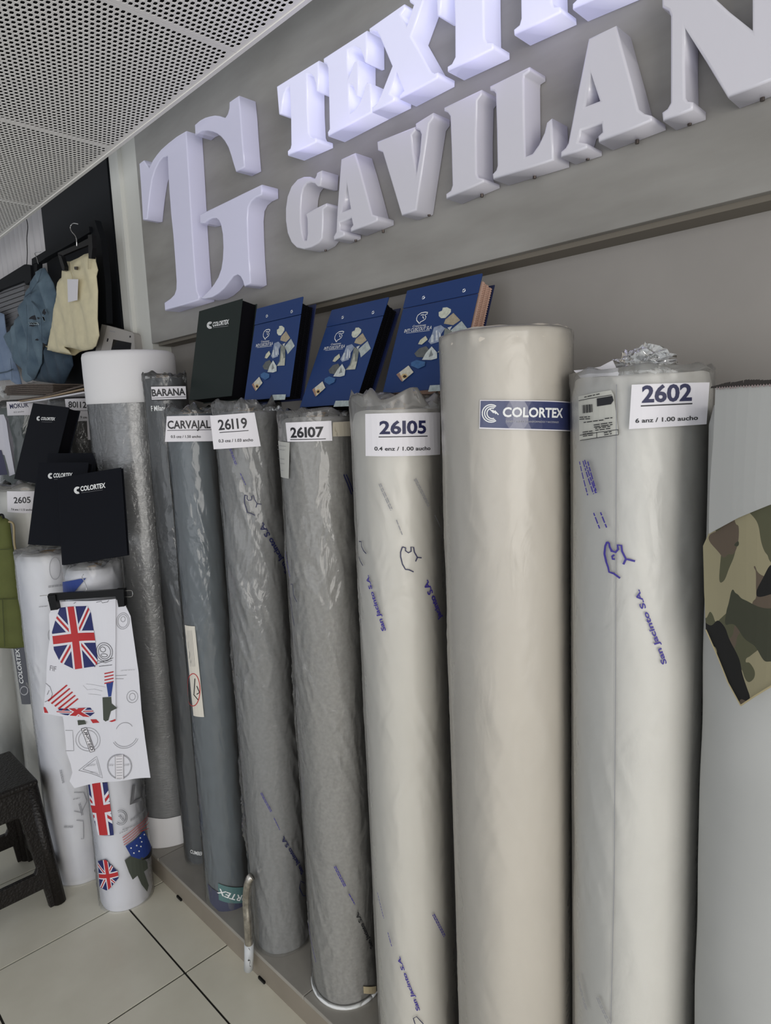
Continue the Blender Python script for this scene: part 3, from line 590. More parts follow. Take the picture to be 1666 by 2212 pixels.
# --- ivory roll 26I05
rt, sf = roll(-1.012, 1.035, 0.0975, 1.620, ZP, C['ivory'], 'ivory roll labelled 26I05 with blue puma heads printed on its wrap', F2, rag=0.030, seed=6, amp=0.0009, filmtop=0.03)
papr(sf, rt, [(789, 894), (951, 891), (951, 982), (790, 985)], [('26I05', (820, 937), (921, 935.5), 27, M['navy'], 0.03), ('0.4 enz / 1.00 aucho', (809, 973), (930, 972), 8, M['ink'], 0.02)], off=0.005, under=[((818, 944), (924, 942), 0.0018)])
Z4 = lambda P: zoom(3.085, 740, 820, P)
strokes(sf, 'puma_print', [Z4([(400, 1115), (388, 1150), (388, 1180), (400, 1230), (420, 1265), (445, 1268), (475, 1282)]), Z4([(400, 1115), (422, 1122), (420, 1140), (440, 1155), (458, 1145), (458, 1116), (475, 1118), (480, 1150), (500, 1185), (528, 1188)]), Z4([(500, 1185), (488, 1212)])], 0.0024, M['navy'], rt, 0.004)
strokes(sf, 'puma_print', [Z4([(110, 1078), (125, 1080), (126, 1110), (140, 1140), (158, 1160)]), Z4([(108, 1180), (120, 1212), (136, 1240)])], 0.0024, M['navy'], rt, 0.004)
text(sf, 'printed_text', 'San Jacinto S.A.', (834, 1362), (796, 1242), 9, M['inkblue'], rt, 0.004, 0.03)
text(sf, 'printed_text', 'Jacinto S.A.', (955, 1334), (924, 1252), 9, M['inkblue'], rt, 0.004, 0.03)
smallprint(sf, rt, [((822, 1045), (846, 1102), 2), ((893, 1035), (921, 1094), 2), ((857, 1122), (869, 1154), 1), ((934, 1112), (948, 1145), 1)], M['inkgrey'], 0.0018)
smallprint(sf, rt, [((821, 1925), (834, 1980), 1), ((932, 1972), (955, 2020), 2), ((842, 2010), (850, 2040), 1)], M['inkblue'], 0.0018)
text(sf, 'printed_text', 'San Jacinto S.A.', (908, 2182), (864, 2066), 8, M['inkblue'], rt, 0.004, 0.03)
strokes(sf, 'puma_print', [[(897, 2212), (893, 2200), (900, 2196), (915, 2212)]], 0.002, M['navy'], rt, 0.004)
# --- big cream roll, COLORTEX
rt, sf = roll(-0.722, 1.03, 0.1185, 1.740, ZP, C['cream'], 'thick cream roll with a navy sticker near its top', F2, seed=7, core=False, amp=0.0007, filmtop=0.0)
CREAM_TOP = rt
n = 72; V = []; F = []
prof = [(0.1165, 1.65), (0.1185, 1.69), (0.1190, 1.727), (0.1165, 1.742), (0.108, 1.749), (0.08, 1.749), (0.05, 1.747)]
for j, (R, z) in enumerate(prof):
    for i in range(n): t = 2 * PI * i / n; V.append((-0.722 + R * math.cos(t), 1.03 + R * math.sin(t), z + 0.005 * float(vn(i * 0.4, j * 0.5)) * (j > 1)))
for j in range(len(prof) - 1):
    for i in range(n): F.append((j * n + i, j * n + (i + 1) % n, (j + 1) * n + (i + 1) % n, (j + 1) * n + i))
mesh('folded_wrap_end', V, F, C['cream'], rt, True)
p = decal(sf, 'sticker_margin', [(1037, 864), (1236, 869), (1236, 932), (1035.5, 926)], M['paper'], rt, 0.0050, 0.012)
p = decal(sf, 'navy_sticker', [(1038.7, 866), (1236, 871), (1236, 930), (1037, 923)], M['band'], rt, 0.0058, 0.012, label='navy sticker with white lettering and a round logo')
text(sf, 'printed_text', 'COLORTEX', (1086, 900), (1216, 902), 20, M['white'], p, 0.0066, 0.03)
text(sf, 'printed_text', 'DENIM Y TEJIDOS TRANSFORMADOS Y NACIONALES', (1093, 912), (1207, 914), 4, M['inklight'], p, 0.0066, 0.0)
def clogo(sf, parent, c, r, m, off, big=True, w=None):
    L_ = []
    for k, (rr_, a0, a1) in enumerate(((1.0, 55, 305), (0.80, 60, 300), (0.60, 70, 290))):
        L_.append([(c[0] + r * rr_ * math.cos(math.radians(a)) + (1 - rr_) * r * 0.35, c[1] - r * rr_ * math.sin(math.radians(a))) for a in np.linspace(a0, a1, 16)])
    if big:
        for dx in (0, 5, 10): L_.append([(c[0] - 2 + dx, c[1] - 9 + dx * 0.3), (c[0] + 6 + dx, c[1] - 1 + dx * 0.4)])
    a = np.array(sf.from_px(c[0], c[1])); b = np.array(sf.from_px(c[0], c[1] + r)); s = np.linalg.norm(a - b)
    strokes(sf, 'logo_print', L_, w or s * 0.13, m, parent, off)
clogo(sf, p, (1061, 893), 19, M['white'], 0.0066)
# --- bone white roll 2602
rt, sf = roll(-0.491, 1.08, 0.110, 1.652, ZP, C['bone'], 'bone-white roll labelled 2602 with crumpled plastic on top and a big blue puma head', F2, rag=0.008, seed=8, amp=0.0006, filmtop=0.008)
papr(card(1450, 880, (-0.491, 1.08, 0.110), 0.008, 0.14), rt, [(1365, 831), (1538, 824), (1531, 917), (1359, 927)], [('2602', (1387, 869), (1497, 864), 35, M['navy'], 0.03), ('6 anz / 1.00 aucho', (1373, 913.5), (1511, 907), 9, M['ink'], 0.02)], off=0.006, under=[((1385, 877), (1498, 871.5), 0.0018)])
Z5 = lambda P: zoom(3.575, 1200, 760, P)
strokes(sf, 'film_seam', [[(1332, 830), (1331, 1100), (1330, 1500), (1327, 1900), (1320, 2212)]], 0.0012, M['inkgrey'], rt, 0.004)
p = decal(sf, 'shipping_sticker', Z5([(178, 345), (430, 295), (450, 330), (490, 640), (185, 690)]), mat('clear_grey_sticker', (0.50, 0.50, 0.46), 0.4), rt, 0.004, 0.01, label='grey shipping sticker with a barcode')
decal(sf, 'sticker_block', Z5([(320, 360), (440, 340), (450, 375), (430, 405), (322, 422)]), M['ink'], p, 0.0052)
for k in range(11): x_ = 207 + k * 7.4; strokes(sf, 'barcode_bar', [Z5([(x_, 412 - k * 0.8), (x_ + 3, 476 - k)])], 0.0006 + 0.0006 * (k % 3), M['ink'], p, 0.0052)
smallprint(sf, p, [tuple(Z5([(250, 350), (362, 325)])) + (1,), tuple(Z5([(215, 520), (292, 515)])) + (2,), tuple(Z5([(245, 545), (390, 525)])) + (1,), tuple(Z5([(400, 515), (455, 508)])) + (1,), tuple(Z5([(320, 580), (455, 560)])) + (2,), tuple(Z5([(330, 605), (440, 590)])) + (2,), tuple(Z5([(240, 650), (312, 640)])) + (3,), tuple(Z5([(395, 640), (450, 630)])) + (2,)], M['ink'], 0.0014)
strokes(sf, 'sticker_frame', [Z5([(180, 378), (435, 333)]), Z5([(188, 645), (488, 600)]), Z5([(190, 685), (488, 640), (484, 600)]), Z5([(318, 620), (320, 665)])], 0.0009, M['ink'], p, 0.0052)
strokes(sf, 'puma_print', [Z5([(400, 1468), (385, 1500), (378, 1560), (392, 1620), (408, 1665), (415, 1700), (450, 1712), (500, 1748)]), Z5([(385, 1500), (380, 1560), (394, 1620)]), Z5([(400, 1468), (415, 1480), (420, 1510), (440, 1540), (465, 1548), (485, 1525), (480, 1492), (510, 1495), (515, 1540), (545, 1600), (580, 1608), (616, 1617)]), Z5([(545, 1600), (525, 1642)]), Z5([(455, 1568), (438, 1580), (442, 1600), (460, 1600)]), Z5([(418, 1500), (436, 1545)])], 0.0032, M['inkblue'], rt, 0.0045)
text(sf, 'printed_text', 'San Jacinto S.A.', (1441, 1433), (1381, 1273), 11, M['inkblue'], rt, 0.0045, 0.03)
smallprint(sf, rt, [tuple(Z5([(215, 845), (275, 1105)])) + (1,), tuple(Z5([(240, 840), (318, 1095)])) + (2,), tuple(Z5([(275, 845), (340, 1085)])) + (1,), tuple(Z5([(318, 1240), (362, 1360)])) + (1,), tuple(Z5([(368, 1235), (412, 1352)])) + (1,)], M['inkblue'], 0.0024)
smallprint(sf, rt, [((1254, 2102), (1272, 2178), 2), ((1294, 2150), (1318, 2205), 2)], M['inkgrey'], 0.002)
# crumpled plastic knot and loose paper on the top of this roll
V, F = [], []; n = 22
for i in range(n + 1):
    for j in range(n):
        a = PI * i / n; b = 2 * PI * j / n; R = 0.034 * (0.55 + 0.9 * float(vn(i * 0.9 + 5, j * 0.9)))
        V.append((-0.462 + R * 1.3 * math.sin(a) * math.cos(b), 1.03 + 0.9 * R * math.sin(a) * math.sin(b), 1.670 + 0.75 * R * math.cos(a)))
for i in range(n):
    for j in range(n): F.append((i * n + j, i * n + (j + 1) % n, (i + 1) * n + (j + 1) % n, (i + 1) * n + j))
mesh('crumpled_film', V, F, film_mat('crumpled_film', 0.35, rough=0.15, bump=0.8), rt)
psh = Pln(ony(1290, 800, 1.0), (1, -0.1, 0.0), (0, 0.35, 1), lambda u, v: 0.003 * math.sin(u * 50))
o = decal(psh, 'loose_paper', zoom(3.575, 1200, 760, [(135, 140), (350, 115), (450, 70), (497, 170), (490, 190), (185, 195)]), M['paper'], None, 0.0, 0.012, thick=0.0006)
o['label'] = 'loose white sheet curling up beside the plastic on the roll labelled 2602'; o['category'] = 'paper'
# --- pale roll at the right edge
rt, sfp = roll(-0.246, 1.08, 0.130, 1.600, ZP, C['pale'], 'pale grey roll at the right edge draped with a camouflage cloth', None, seed=9)
# camouflage sample hung over it, pale reverse above, printed face below
cs = thing('camouflage_cloth', 'camouflage cloth with pale grey reverse folded over the rightmost roll', 'fabric', (-0.25, 0.93, 1.3))
ps = Pln((-0.30, 0.925, 1.4), (1, -0.30, 0), (0, 0, 1), lambda u, v: 0.004 * math.sin(u * 30 + v * 4) + 0.003 * math.sin(v * 17))
decal(ps, 'cloth_reverse', [(1545, 838), (1600, 836), (1666, 832), (1790, 826), (1800, 1040), (1666, 1091), (1600, 1118), (1531, 1153), (1536, 1050), (1543, 950)], M['greysheet'], cs, 0.006, 0.015, thick=0.0012)
decal(ps, 'cloth_face', [(1531, 1150), (1600, 1116), (1666, 1088), (1800, 1036), (1810, 1400), (1690, 1465), (1666, 1482), (1633, 1502), (1601, 1524), (1570, 1475), (1545, 1420), (1518, 1362), (1515, 1280), (1516, 1180)], M['camo'], cs, 0.001, 0.015, thick=0.0012)
fr = []
for k in range(46):
    x_ = 1538 + k * 5.6 + random.uniform(-1.5, 1.5); y_ = 837 - k * 0.35; h = 3 + 12 * min(1, k / 10) * (0.5 + 0.5 * float(vn(k * 0.45, 7.7)))
    fr.append([(x_ - 4, y_ + 2), (x_ + 5, y_ + 1), (x_ + 4 + random.uniform(-2, 2), y_ - h), (x_ - 2, y_ - h * 0.85)])
decal(ps, 'frayed_edge', fr, mat('frayed_dark_threads', (0.035, 0.03, 0.028), 0.9), cs, 0.008, kind='stuff')
decal(ps, 'frayed_fringe', [[(x_, 836 - (x_ - 1545) * 0.06), (x_ + 2.5, 836 - (x_ - 1545) * 0.06), (x_ + 2.5 + random.uniform(-2, 2), 842 - (x_ - 1545) * 0.06), (x_, 842 - (x_ - 1545) * 0.06)] for x_ in range(1548, 1790, 6)], mat('pale_frayed_threads', (0.28, 0.22, 0.22), 0.9), cs, 0.009, kind='stuff')
strokes(ps, 'selvedge', [[(1601, 1524), (1633, 1503), (1666, 1483), (1700, 1462)], [(1518, 1362), (1545, 1420), (1570, 1475), (1601, 1524)]], 0.002, M['creamin'], cs, 0.004)

# ================================================================== left group of rolls
# --- flag-print roll on the floor
rt, sff = roll(-2.185, 0.80, 0.088, 1.172, 0.0, M['cloth'], 'white roll printed with British and American flags standing on the floor', F2, rag=0.02, seed=10, amp=0.0012, filmtop=0.01)
def clip(poly, C_):
    out = list(poly); n = len(C_)
    ar = sum(C_[i][0] * C_[(i + 1) % n][1] - C_[(i + 1) % n][0] * C_[i][1] for i in range(n)); sg = 1 if ar > 0 else -1
    for i in range(n):
        a, b = C_[i], C_[(i + 1) % n]; inp = out; out = []
        side = lambda p: sg * ((b[0] - a[0]) * (p[1] - a[1]) - (b[1] - a[1]) * (p[0] - a[0]))
        for k in range(len(inp)):
            p, q = inp[k], inp[(k + 1) % len(inp)]; sp_, sq = side(p), side(q)
            if sp_ >= 0: out.append(p)
            if sp_ * sq < 0: t = sp_ / (sp_ - sq); out.append((p[0] + (q[0] - p[0]) * t, p[1] + (q[1] - p[1]) * t))
        if len(out) < 3: return None
    return out
def jack(sf, parent, TL, TR, BL, region, off=0.002, step=0.012):
    """Union flag printed on a surface; TL, TR, BL pixel corners, region: convex pixel outline"""
    TL, TR, BL = map(np.array, (TL, TR, BL)); e1 = TR - TL; e2 = BL - TL
    P = lambda x, y: tuple(TL + e1 * x + e2 * y)
    def emit_(nm, polys, m, o_):
        qs = [clip([P(*p) for p in pl], region) for pl in polys]; qs = [q for q in qs if q]
        if qs: decal(sf, nm, qs, m, parent, o_, step)
    emit_('flag_blue', [[(0, 0), (1, 0), (1, 1), (0, 1)]], M['bluep'], off)
    d = 0.085; emit_('flag_white_saltire', [[(0, 0), (d, 0), (1, 1 - d), (1, 1), (1 - d, 1), (0, d)], [(1, 0), (1, d), (d, 1), (0, 1), (0, 1 - d), (1 - d, 0)]], M['cloth'], off + 0.0004)
    d = 0.03; emit_('flag_red_saltire', [[(0, 0), (d, 0), (1, 1 - d), (1, 1), (1 - d, 1), (0, d)], [(1, 0), (1, d), (d, 1), (0, 1), (0, 1 - d), (1 - d, 0)]], M['red'], off + 0.0008)
    emit_('flag_white_cross', [[(0.38, 0), (0.62, 0), (0.62, 1), (0.38, 1)], [(0, 0.40), (1, 0.40), (1, 0.60), (0, 0.60)]], M['cloth'], off + 0.0012)
    emit_('flag_red_cross', [[(0.42, 0), (0.58, 0), (0.58, 1), (0.42, 1)], [(0, 0.435), (1, 0.435), (1, 0.565), (0, 0.565)]], M['red'], off + 0.0016)
ZL = lambda P: zoom(5.745, 90, 1660, P)
jack(sff, rt, (150, 1688), (263, 1680), (168, 1812), [(190, 1690), (232, 1690), (246, 1804), (212, 1804), (196, 1740)], 0.0065)
jack(sff, rt, (205, 1860), (250, 1855), (215, 1925), [(211, 1850), (229, 1858), (262, 1890), (232, 1925), (215, 1915)], 0.0065)
for k in range(6):
    a = ZL([(995 + k * 6 + 8, 860 + k * 30), (1180 + k * 14, 720 + k * 20), (1330, 530 + k * 70)])
    if k < 4: strokes(sff, 'flag_stripe', [a], 0.0022, M['red'], rt, 0.0088)
decal(sff, 'flag_canton', ZL([(1040, 965), (1270, 770), (1330, 890), (1370, 1000), (1230, 1130), (1110, 1090)]), M['flagblue'], rt, 0.0078, 0.012)
stars = []
for sx, sy in ((1110, 988), (1180, 957), (1225, 862), (1242, 910), (1145, 1050), (1210, 1027), (1232, 968), (1275, 820)):
    c = ZL([(sx, sy)])[0]; stars.append([(c[0] + 1.8 * math.cos(t), c[1] + 1.8 * math.sin(t)) for t in np.linspace(0, 2 * PI, 7)[:-1]])
decal(sff, 'flag_stars', stars, M['white'], rt, 0.0088)
decal(sff, 'olive_figure', ZL([(1030, 1140), (1110, 1090), (1200, 1120), (1250, 1100), (1310, 1160), (1320, 1240), (1270, 1280), (1330, 1450), (1310, 1530), (1240, 1440), (1190, 1330), (1130, 1380), (1085, 1290)]), M['olivep'], rt, 0.0078, 0.012)
decal(sff, 'dark_figure', ZL([(1240, 1140), (1330, 1060), (1370, 920), (1390, 1000), (1340, 1110)]), M['ink'], rt, 0.0082, 0.012)
text(sff, 'printed_text', 'Lo', ZL([(1095, 450)])[0], ZL([(1310, 320)])[0], 42, mat('dark_grey_ink', (0.16, 0.16, 0.17), 0.6), rt, 0.0088, 0.01)
circ = lambda c, rx, ry, a0=0, a1=360, n=26: [(c[0] + rx * math.cos(math.radians(a)), c[1] + ry * math.sin(math.radians(a))) for a in np.linspace(a0, a1, n)]
strokes(sff, 'stamp_print', [circ((261, 1766), 14, 16, -120, 130), circ((261, 1766), 11, 12.5, -120, 130)], 0.0012, M['ink'], rt, 0.0088)
smallprint(sff, rt, [((280, 1772), (310, 1749), 2), ((264, 1790), (298, 1776), 1), ((258, 1798), (275, 1790), 1), ((256, 1760), (266, 1772), 2)], M['inkgrey'], 0.0022)
decal(sff, 'corner_print', [(186, 1249), (175, 1262), (158, 1282), (136, 1284), (135, 1257), (170, 1251)], M['flagblue'], rt, 0.0078, 0.012)
# --- faintly printed white roll on the floor
rt, sf2 = roll(-2.452, 0.752, 0.105, 1.195, 0.0, C['print'], 'white roll with faint grey stamp prints beside the dark stool', F2, rag=0.012, seed=11)
strokes(sf2, 'stamp_print', [circ((119, 1228), 12, 24), circ((112, 1372), 8, 14)], 0.0014, M['inkgrey'], rt, 0.0065)
smallprint(sf2, rt, [((86, 1310), (104, 1308), 1), ((105, 1268), (134, 1264), 2), ((131, 1662), (137, 1690), 2), ((158, 1725), (172, 1722), 1), ((170, 1735), (176, 1760), 2), ((140, 1785), (158, 1785), 2)], M['inkgrey'], 0.002)
strokes(sf2, 'box_print', [[(160, 1712), (181, 1712), (188, 1730), (176, 1756), (160, 1752)], [(165, 1772), (180, 1774), (181, 1812), (175, 1812)]], 0.002, M['inkgrey'], rt, 0.0065)
# --- 2605 roll and other rolls behind on the left
rt, sf5 = roll(-2.86, 0.83, 0.125, 1.390, 0.0, mat('white_roll', (0.66, 0.65, 0.62), 0.6, noise=0.03, nscale=10), 'white roll labelled 2605 behind the leaning black catalogues', F2, rag=0.02, seed=12)
papr(sf5, rt, [(15, 1061), (75, 1061), (70, 1109), (16, 1106)], [('2605', (30, 1087), (66.5, 1086), 13, M['ink'], 0.02), ('7.6 anz / 1.12 ancho', (24, 1102), (70, 1103), 4, M['ink'], 0.02)], off=0.005)
b_ = decal(sf5, 'printed_band', [(27, 1390), (60, 1386), (67, 1521), (47, 1521)], M['bandgrey'], rt, 0.004, 0.012, label='grey vertical band with sideways white lettering')
text(sf5, 'printed_text', 'COLORTEX', (51, 1477), (41, 1402), 8.5, M['white'], b_, 0.005, 0.02)
strokes(sf5, 'logo_print', [circ((52, 1492), 8, 9)], 0.004, M['inklight'], b_, 0.005)
roll(-3.14, 0.72, 0.12, 1.39, 0.0, mat('grey_white_roll', (0.52, 0.52, 0.50), 0.5), 'greyish white wrapped roll at the left edge behind the stool', F1, rag=0.015, seed=13)
rt, sfm = roll(-3.54, 1.06, 0.145, 1.735, ZP, C['teal'], 'dark teal roll with a half hidden paper label under the brown fabric stack', F1, rag=0.02, seed=14)
papr(sfm, rt, [(14, 868), (120, 866), (118, 896), (16, 898)], [('MOKUR', (22, 883), (62, 879), 10, M['navy'], 0.02), ('0.5 ancho', (30, 892), (52, 890), 3, M['ink'], 0.0)], off=0.006)
rt, sfi = roll(-2.93, 1.08, 0.115, 1.73, ZP, C['dgrey'], 'dark grey roll labelled 80I12 squeezed between a catalogue and the silver roll', F3, seed=15)
papr(sfi, rt, [(140, 862), (196, 860), (197, 950), (190, 950), (188, 909), (146, 911)], [('80I12', (148, 880), (187, 881), 13, M['ink'], 0.02), ('0.4 / 9 cm', (158, 903), (188, 904), 5, M['ink'], 0.02)], off=0.005, under=[((158, 887), (190, 887), 0.0016)])

# ================================================================== catalogues on the rolls
def rotm(a):
    cx_, cy_, cz = map(math.cos, a); sx, sy, sz = map(math.sin, a)
    X = np.array([[1, 0, 0], [0, cx_, -sx], [0, sx, cx_]]); Y = np.array([[cy_, 0, sy], [0, 1, 0], [-sy, 0, cy_]]); Z = np.array([[cz, -sz, 0], [sz, cz, 0], [0, 0, 1]])
    return Z @ Y @ X
def slab(P, u0, v0, u1, v1, n0, n1, name, m, root, bev=0.0015, label=None):
    V = [P.O + P.u * a + P.v * b + P.n * c for a in (u0, u1) for c in (n1, n0) for b in (v0, v1)]
    o = mesh(name, V, [(0, 1, 3, 2), (4, 6, 7, 5), (0, 4, 5, 1), (2, 3, 7, 6), (0, 2, 6, 4), (1, 5, 7, 3)], m, root, label=label)
    return bevel(o, bev) if bev else o
def black_cat(Cc, ang, sc, label, txt=True, th=0.03, mt='blackcat', W_=0.21, H_=0.28, tp=None, group='black catalogues leaning on the rolls'):
    Cc = CAMP + (np.array(Cc) - CAMP) * sc; Rr = rotm(ang); P = Pln(Cc, Rr[:, 0], Rr[:, 2]); W_ *= sc; H_ *= sc
    rt = thing('catalogue', label, 'catalogue', tuple(Cc - P.v * H_ / 2), group)
    slab(P, -W_ / 2, -H_ / 2, W_ / 2, H_ / 2, -0.003, 0, 'front_cover', M[mt], rt)
    slab(P, -W_ / 2, -H_ / 2, W_ / 2, H_ / 2, -th - 0.003, -th, 'back_cover', M[mt], rt)
    slab(P, -W_ / 2 + 0.003, -H_ / 2 + 0.004, W_ / 2 - 0.006, H_ / 2 - 0.004, -th, -0.003, 'pages', M['pages'], rt, 0)
    slab(P, -W_ / 2 - 0.002, -H_ / 2, -W_ / 2 + 0.002, H_ / 2, -th, -0.001, 'spine', M[mt], rt, 0)
    if tp:
        (lc, lr), a, b, hh = tp
        clogo(P, rt, lc, lr, M['white'], 0.0012, big=False, w=0.0032 * sc)
        text(P, 'cover_text', 'COLORTEX', a, b, hh, M['white'], rt, 0.0012, 0.035)
        dy = (b[1] - a[1]) / (b[0] - a[0]); strokes(P, 'cover_line', [[(a[0] + 2, a[1] + 4 + 2 * dy), (b[0] - 6, b[1] + 4 - 6 * dy)]], 0.0007, M['inkgrey'], rt, 0.0012)
    return rt, P
black_cat((-2.506, 0.784, 1.573), (-0.295, 0.121, 0.247), 1.07, 'black catalogue leaning above the 2605 label, leftmost of the black ones', th=0.045, tp=(((83.5, 904), 4.0), (88, 907), (118.5, 908), 6.0))
black_cat((-2.331 - 0.035, 0.761 + 0.045, 1.375 + 0.028), (-0.275, 0.018, 0.479), 1.02, 'plain black catalogue hidden behind the middle one of the lower black catalogues', th=0.012)
black_cat((-2.331, 0.761, 1.375), (-0.275, 0.018, 0.479), 1.0, 'black catalogue with white logo in the middle, partly behind the frontmost one', th=0.02, tp=(((109.5, 1028), 5.2), (115, 1031.5), (156, 1030.5), 9))
black_cat((-2.113, 0.786, 1.347), (-0.307, -0.119, 0.745), 1.0, 'frontmost black catalogue standing on the flag-print roll', th=0.012, tp=(((167.5, 1059), 6.8), (174, 1061), (228, 1053), 10))
# dark green one and three blue ones on the front rolls
def corner_cat(BL, TL, W_, yb, th, name, label, m, group=None):
    b = ony(*BL, yb); d = ray(*TL); t = CAMP + d * b[0] / d[0]
    P = Pln(b, (1, 0, 0), t - b); Hh = np.linalg.norm(t - b)
    rt = thing(name, label, 'catalogue', tuple(b), group); return rt, P, Hh
rt, P, Hh = corner_cat((408, 865), (430, 672), 0.25, 1.06, 0.05, 'catalogue', 'dark green-black catalogue standing on the rolls left of the blue ones', None)
Wd = 0.250
slab(P, 0, 0, Wd, Hh, -0.003, 0, 'front_cover', M['greencat'], rt); slab(P, 0, 0, Wd, Hh, -0.053, -0.05, 'back_cover', M['greencat'], rt)
slab(P, 0.004, 0.003, Wd - 0.004, Hh - 0.004, -0.05, -0.003, 'pages', M['pages'], rt, 0)
clogo(P, rt, (454, 702.5), 6.5, M['white'], 0.0012, big=False, w=0.0036)
text(P, 'cover_text', 'COLORTEX', (459, 705.5), (494, 699.5), 9, M['white'], rt, 0.0012, 0.035)
strokes(P, 'cover_line', [[(460, 708), (493, 704)]], 0.0008, M['inklight'], rt, 0.0012)
MOT = None
def blue_cat(BL, TL, yb, label, lace=False, Wd=0.213):
    global MOT
    rt, P, Hh = corner_cat(BL, TL, Wd, yb, 0.04, 'catalogue', label, None, 'blue sample catalogues standing on the rolls')
    hb = Hh * 0.82
    slab(P, 0, 0, Wd, hb, -0.003, 0, 'front_cover', M['blue'], rt); slab(P, 0, hb + 0.001, Wd, Hh, -0.003, 0.0012, 'top_flap', M['blue'], rt)
    slab(P, 0.004, 0, Wd + 0.006, Hh - 0.006, -0.043, -0.040, 'back_cover', M['bluein'], rt)
    # swatch pages with pinked right edges
    pgm = M['lace'] if lace else M['pages']
    for k in range(5):
        n0 = -0.006 - k * 0.0068; V = []; F = []; N_ = 90
        for i in range(N_ + 1):
            v_ = 0.004 + (Hh - 0.02) * i / N_; e = Wd - 0.004 + (0.003 if i % 2 else 0) - 0.002 * (k % 2) + (0.006 if lace else 0)
            for u_, nn in ((0.01, n0), (e, n0), (e, n0 - 0.004), (0.01, n0 - 0.004)): V.append(P.O + P.u * u_ + P.v * v_ + P.n * nn)
        for i in range(N_):
            a = i * 4
            for q in range(4): F.append((a + q, a + (q + 1) % 4, a + 4 + (q + 1) % 4, a + 4 + q))
        F += [(0, 1, 2, 3), tuple(N_ * 4 + q for q in (3, 2, 1, 0))]
        mesh('swatch_page', V, F, pgm, rt)
    if MOT is None:
        Z = lambda pts: [tuple(c / s for c, s in zip(P.from_px(*p), (Wd, Hh))) for p in zoom(5.206, 540, 640, pts)]
        MOT = dict(Z=Z, polys=[
            ('flower_print', [(1145, 440), (1150, 400), (1180, 385), (1190, 355), (1225, 352), (1255, 375), (1250, 405), (1225, 435), (1195, 465), (1160, 465)], (0.60, 0.62, 0.52)),
            ('swatch_print', [(1270, 415), (1315, 495), (1250, 545), (1175, 525), (1195, 480)], (0.40, 0.34, 0.24)),
            ('swatch_print', [(1325, 505), (1362, 590), (1250, 690), (1240, 640), (1220, 600)], (0.42, 0.47, 0.46)),
            ('swatch_print', [(1200, 570), (1240, 555), (1215, 600)], (0.6, 0.62, 0.6)),
            ('garment_print', [(1090, 560), (1150, 540), (1180, 575), (1130, 650), (1115, 715), (1040, 740), (1020, 710), (1060, 640)], (0.28, 0.33, 0.44)),
            ('garment_print', [(1100, 600), (1112, 590), (1105, 700), (1085, 705)], (0.6, 0.64, 0.68)), ('garment_print', [(1122, 600), (1136, 640), (1130, 700), (1118, 690)], (0.6, 0.64, 0.68)),
            ('garment_print', [(1060, 640), (1078, 640), (1065, 720), (1040, 722)], (0.55, 0.6, 0.62)),
            ('garment_print', [(1180, 570), (1232, 612), (1212, 740), (1190, 825), (1080, 832), (1130, 770)], (0.20, 0.22, 0.20)),
            ('garment_print', [(1180, 640), (1190, 740), (1210, 735), (1190, 825), (1085, 830), (1140, 780), (1165, 700)], (0.48, 0.48, 0.40)),
            ('leaf_print', [(1010, 650), (1022, 690), (965, 742), (935, 735), (960, 690)], (0.58, 0.58, 0.44)),
            ('dark_print', [(890, 835), (940, 780), (1000, 760), (1020, 800), (960, 880), (905, 872)], (0.11, 0.12, 0.12)),
            ('paper_print', [(1045, 765), (1080, 832), (1072, 895), (1020, 910), (945, 905), (990, 830)], (0.58, 0.62, 0.60)),
            ('paper_print', [(1035, 800), (1045, 860), (1005, 880)], (0.25, 0.27, 0.27)),
            ('blue_print', [(850, 930), (900, 905), (970, 930), (960, 970), (900, 1000), (845, 965)], (0.045, 0.13, 0.30)),
            ('photo_print', [(825, 962), (857, 1035), (750, 1132), (710, 1055)], (0.62, 0.60, 0.50)),
            ('photo_print', [(710, 1055), (740, 1035), (755, 1125), (745, 1132)], (0.36, 0.22, 0.16)),
            ('flower_centre', [(745, 1075), (765, 1050), (795, 1050), (805, 1080), (785, 1102), (755, 1100)], (0.62, 0.45, 0.22)),
            ('flower_centre', [(760, 1080), (775, 1062), (793, 1068), (793, 1086), (772, 1095)], (0.03, 0.015, 0.01)),
            ('price_sticker', [(975, 1182), (1157, 1178), (1135, 1243), (950, 1250)], (0.45, 0.52, 0.52))])
        MOT['logo'] = Z([(975, 515), (968, 500), (957, 480), (960, 455), (975, 425), (1005, 402), (1040, 395), (1060, 400), (1056, 414), (1032, 424), (1040, 445), (1030, 470), (1005, 488), (985, 498), (980, 514)])
        MOT['logo2'] = Z([(1000, 425), (1025, 420), (1012, 445), (1020, 462)])
        MOT['grom'] = Z([(1050, 243), (1392, 188)]); MOT['t1'] = Z([(912, 553), (1024, 541)]); MOT['t2'] = Z([(834, 606), (1066, 578)]); MOT['ul'] = Z([(850, 612), (1050, 592)])
        MOT['tx'] = Z([(965, 1235), (1060, 1215)])
    sc = lambda q: [(a * Wd, b * Hh) for a, b in q]
    for i, (nm, pts, c) in enumerate(MOT['polys']):
        decal(P, nm, sc(MOT['Z'](pts)) if False else sc(MOT.setdefault(('uv', i), MOT['Z'](pts))), mat('print_%d' % i, c, 0.5, noise=0.18, nscale=120), rt, 0.0004 + 0.00015 * i, uv=True)
    strokes(P, 'logo_print', [sc(MOT['logo']), sc(MOT['logo2'])], 0.0022, M['white'], rt, 0.001, uv=True)
    a, b = sc(MOT['t1']); text(P, 'cover_text', 'Creaciones', a, b, 0.0055, M['white'], rt, 0.001, 0.0, uv=True)
    a, b = sc(MOT['t2']); text(P, 'cover_text', 'INTI CUSCOUT SLA', a, b, 0.0085, M['white'], rt, 0.001, 0.008, uv=True)
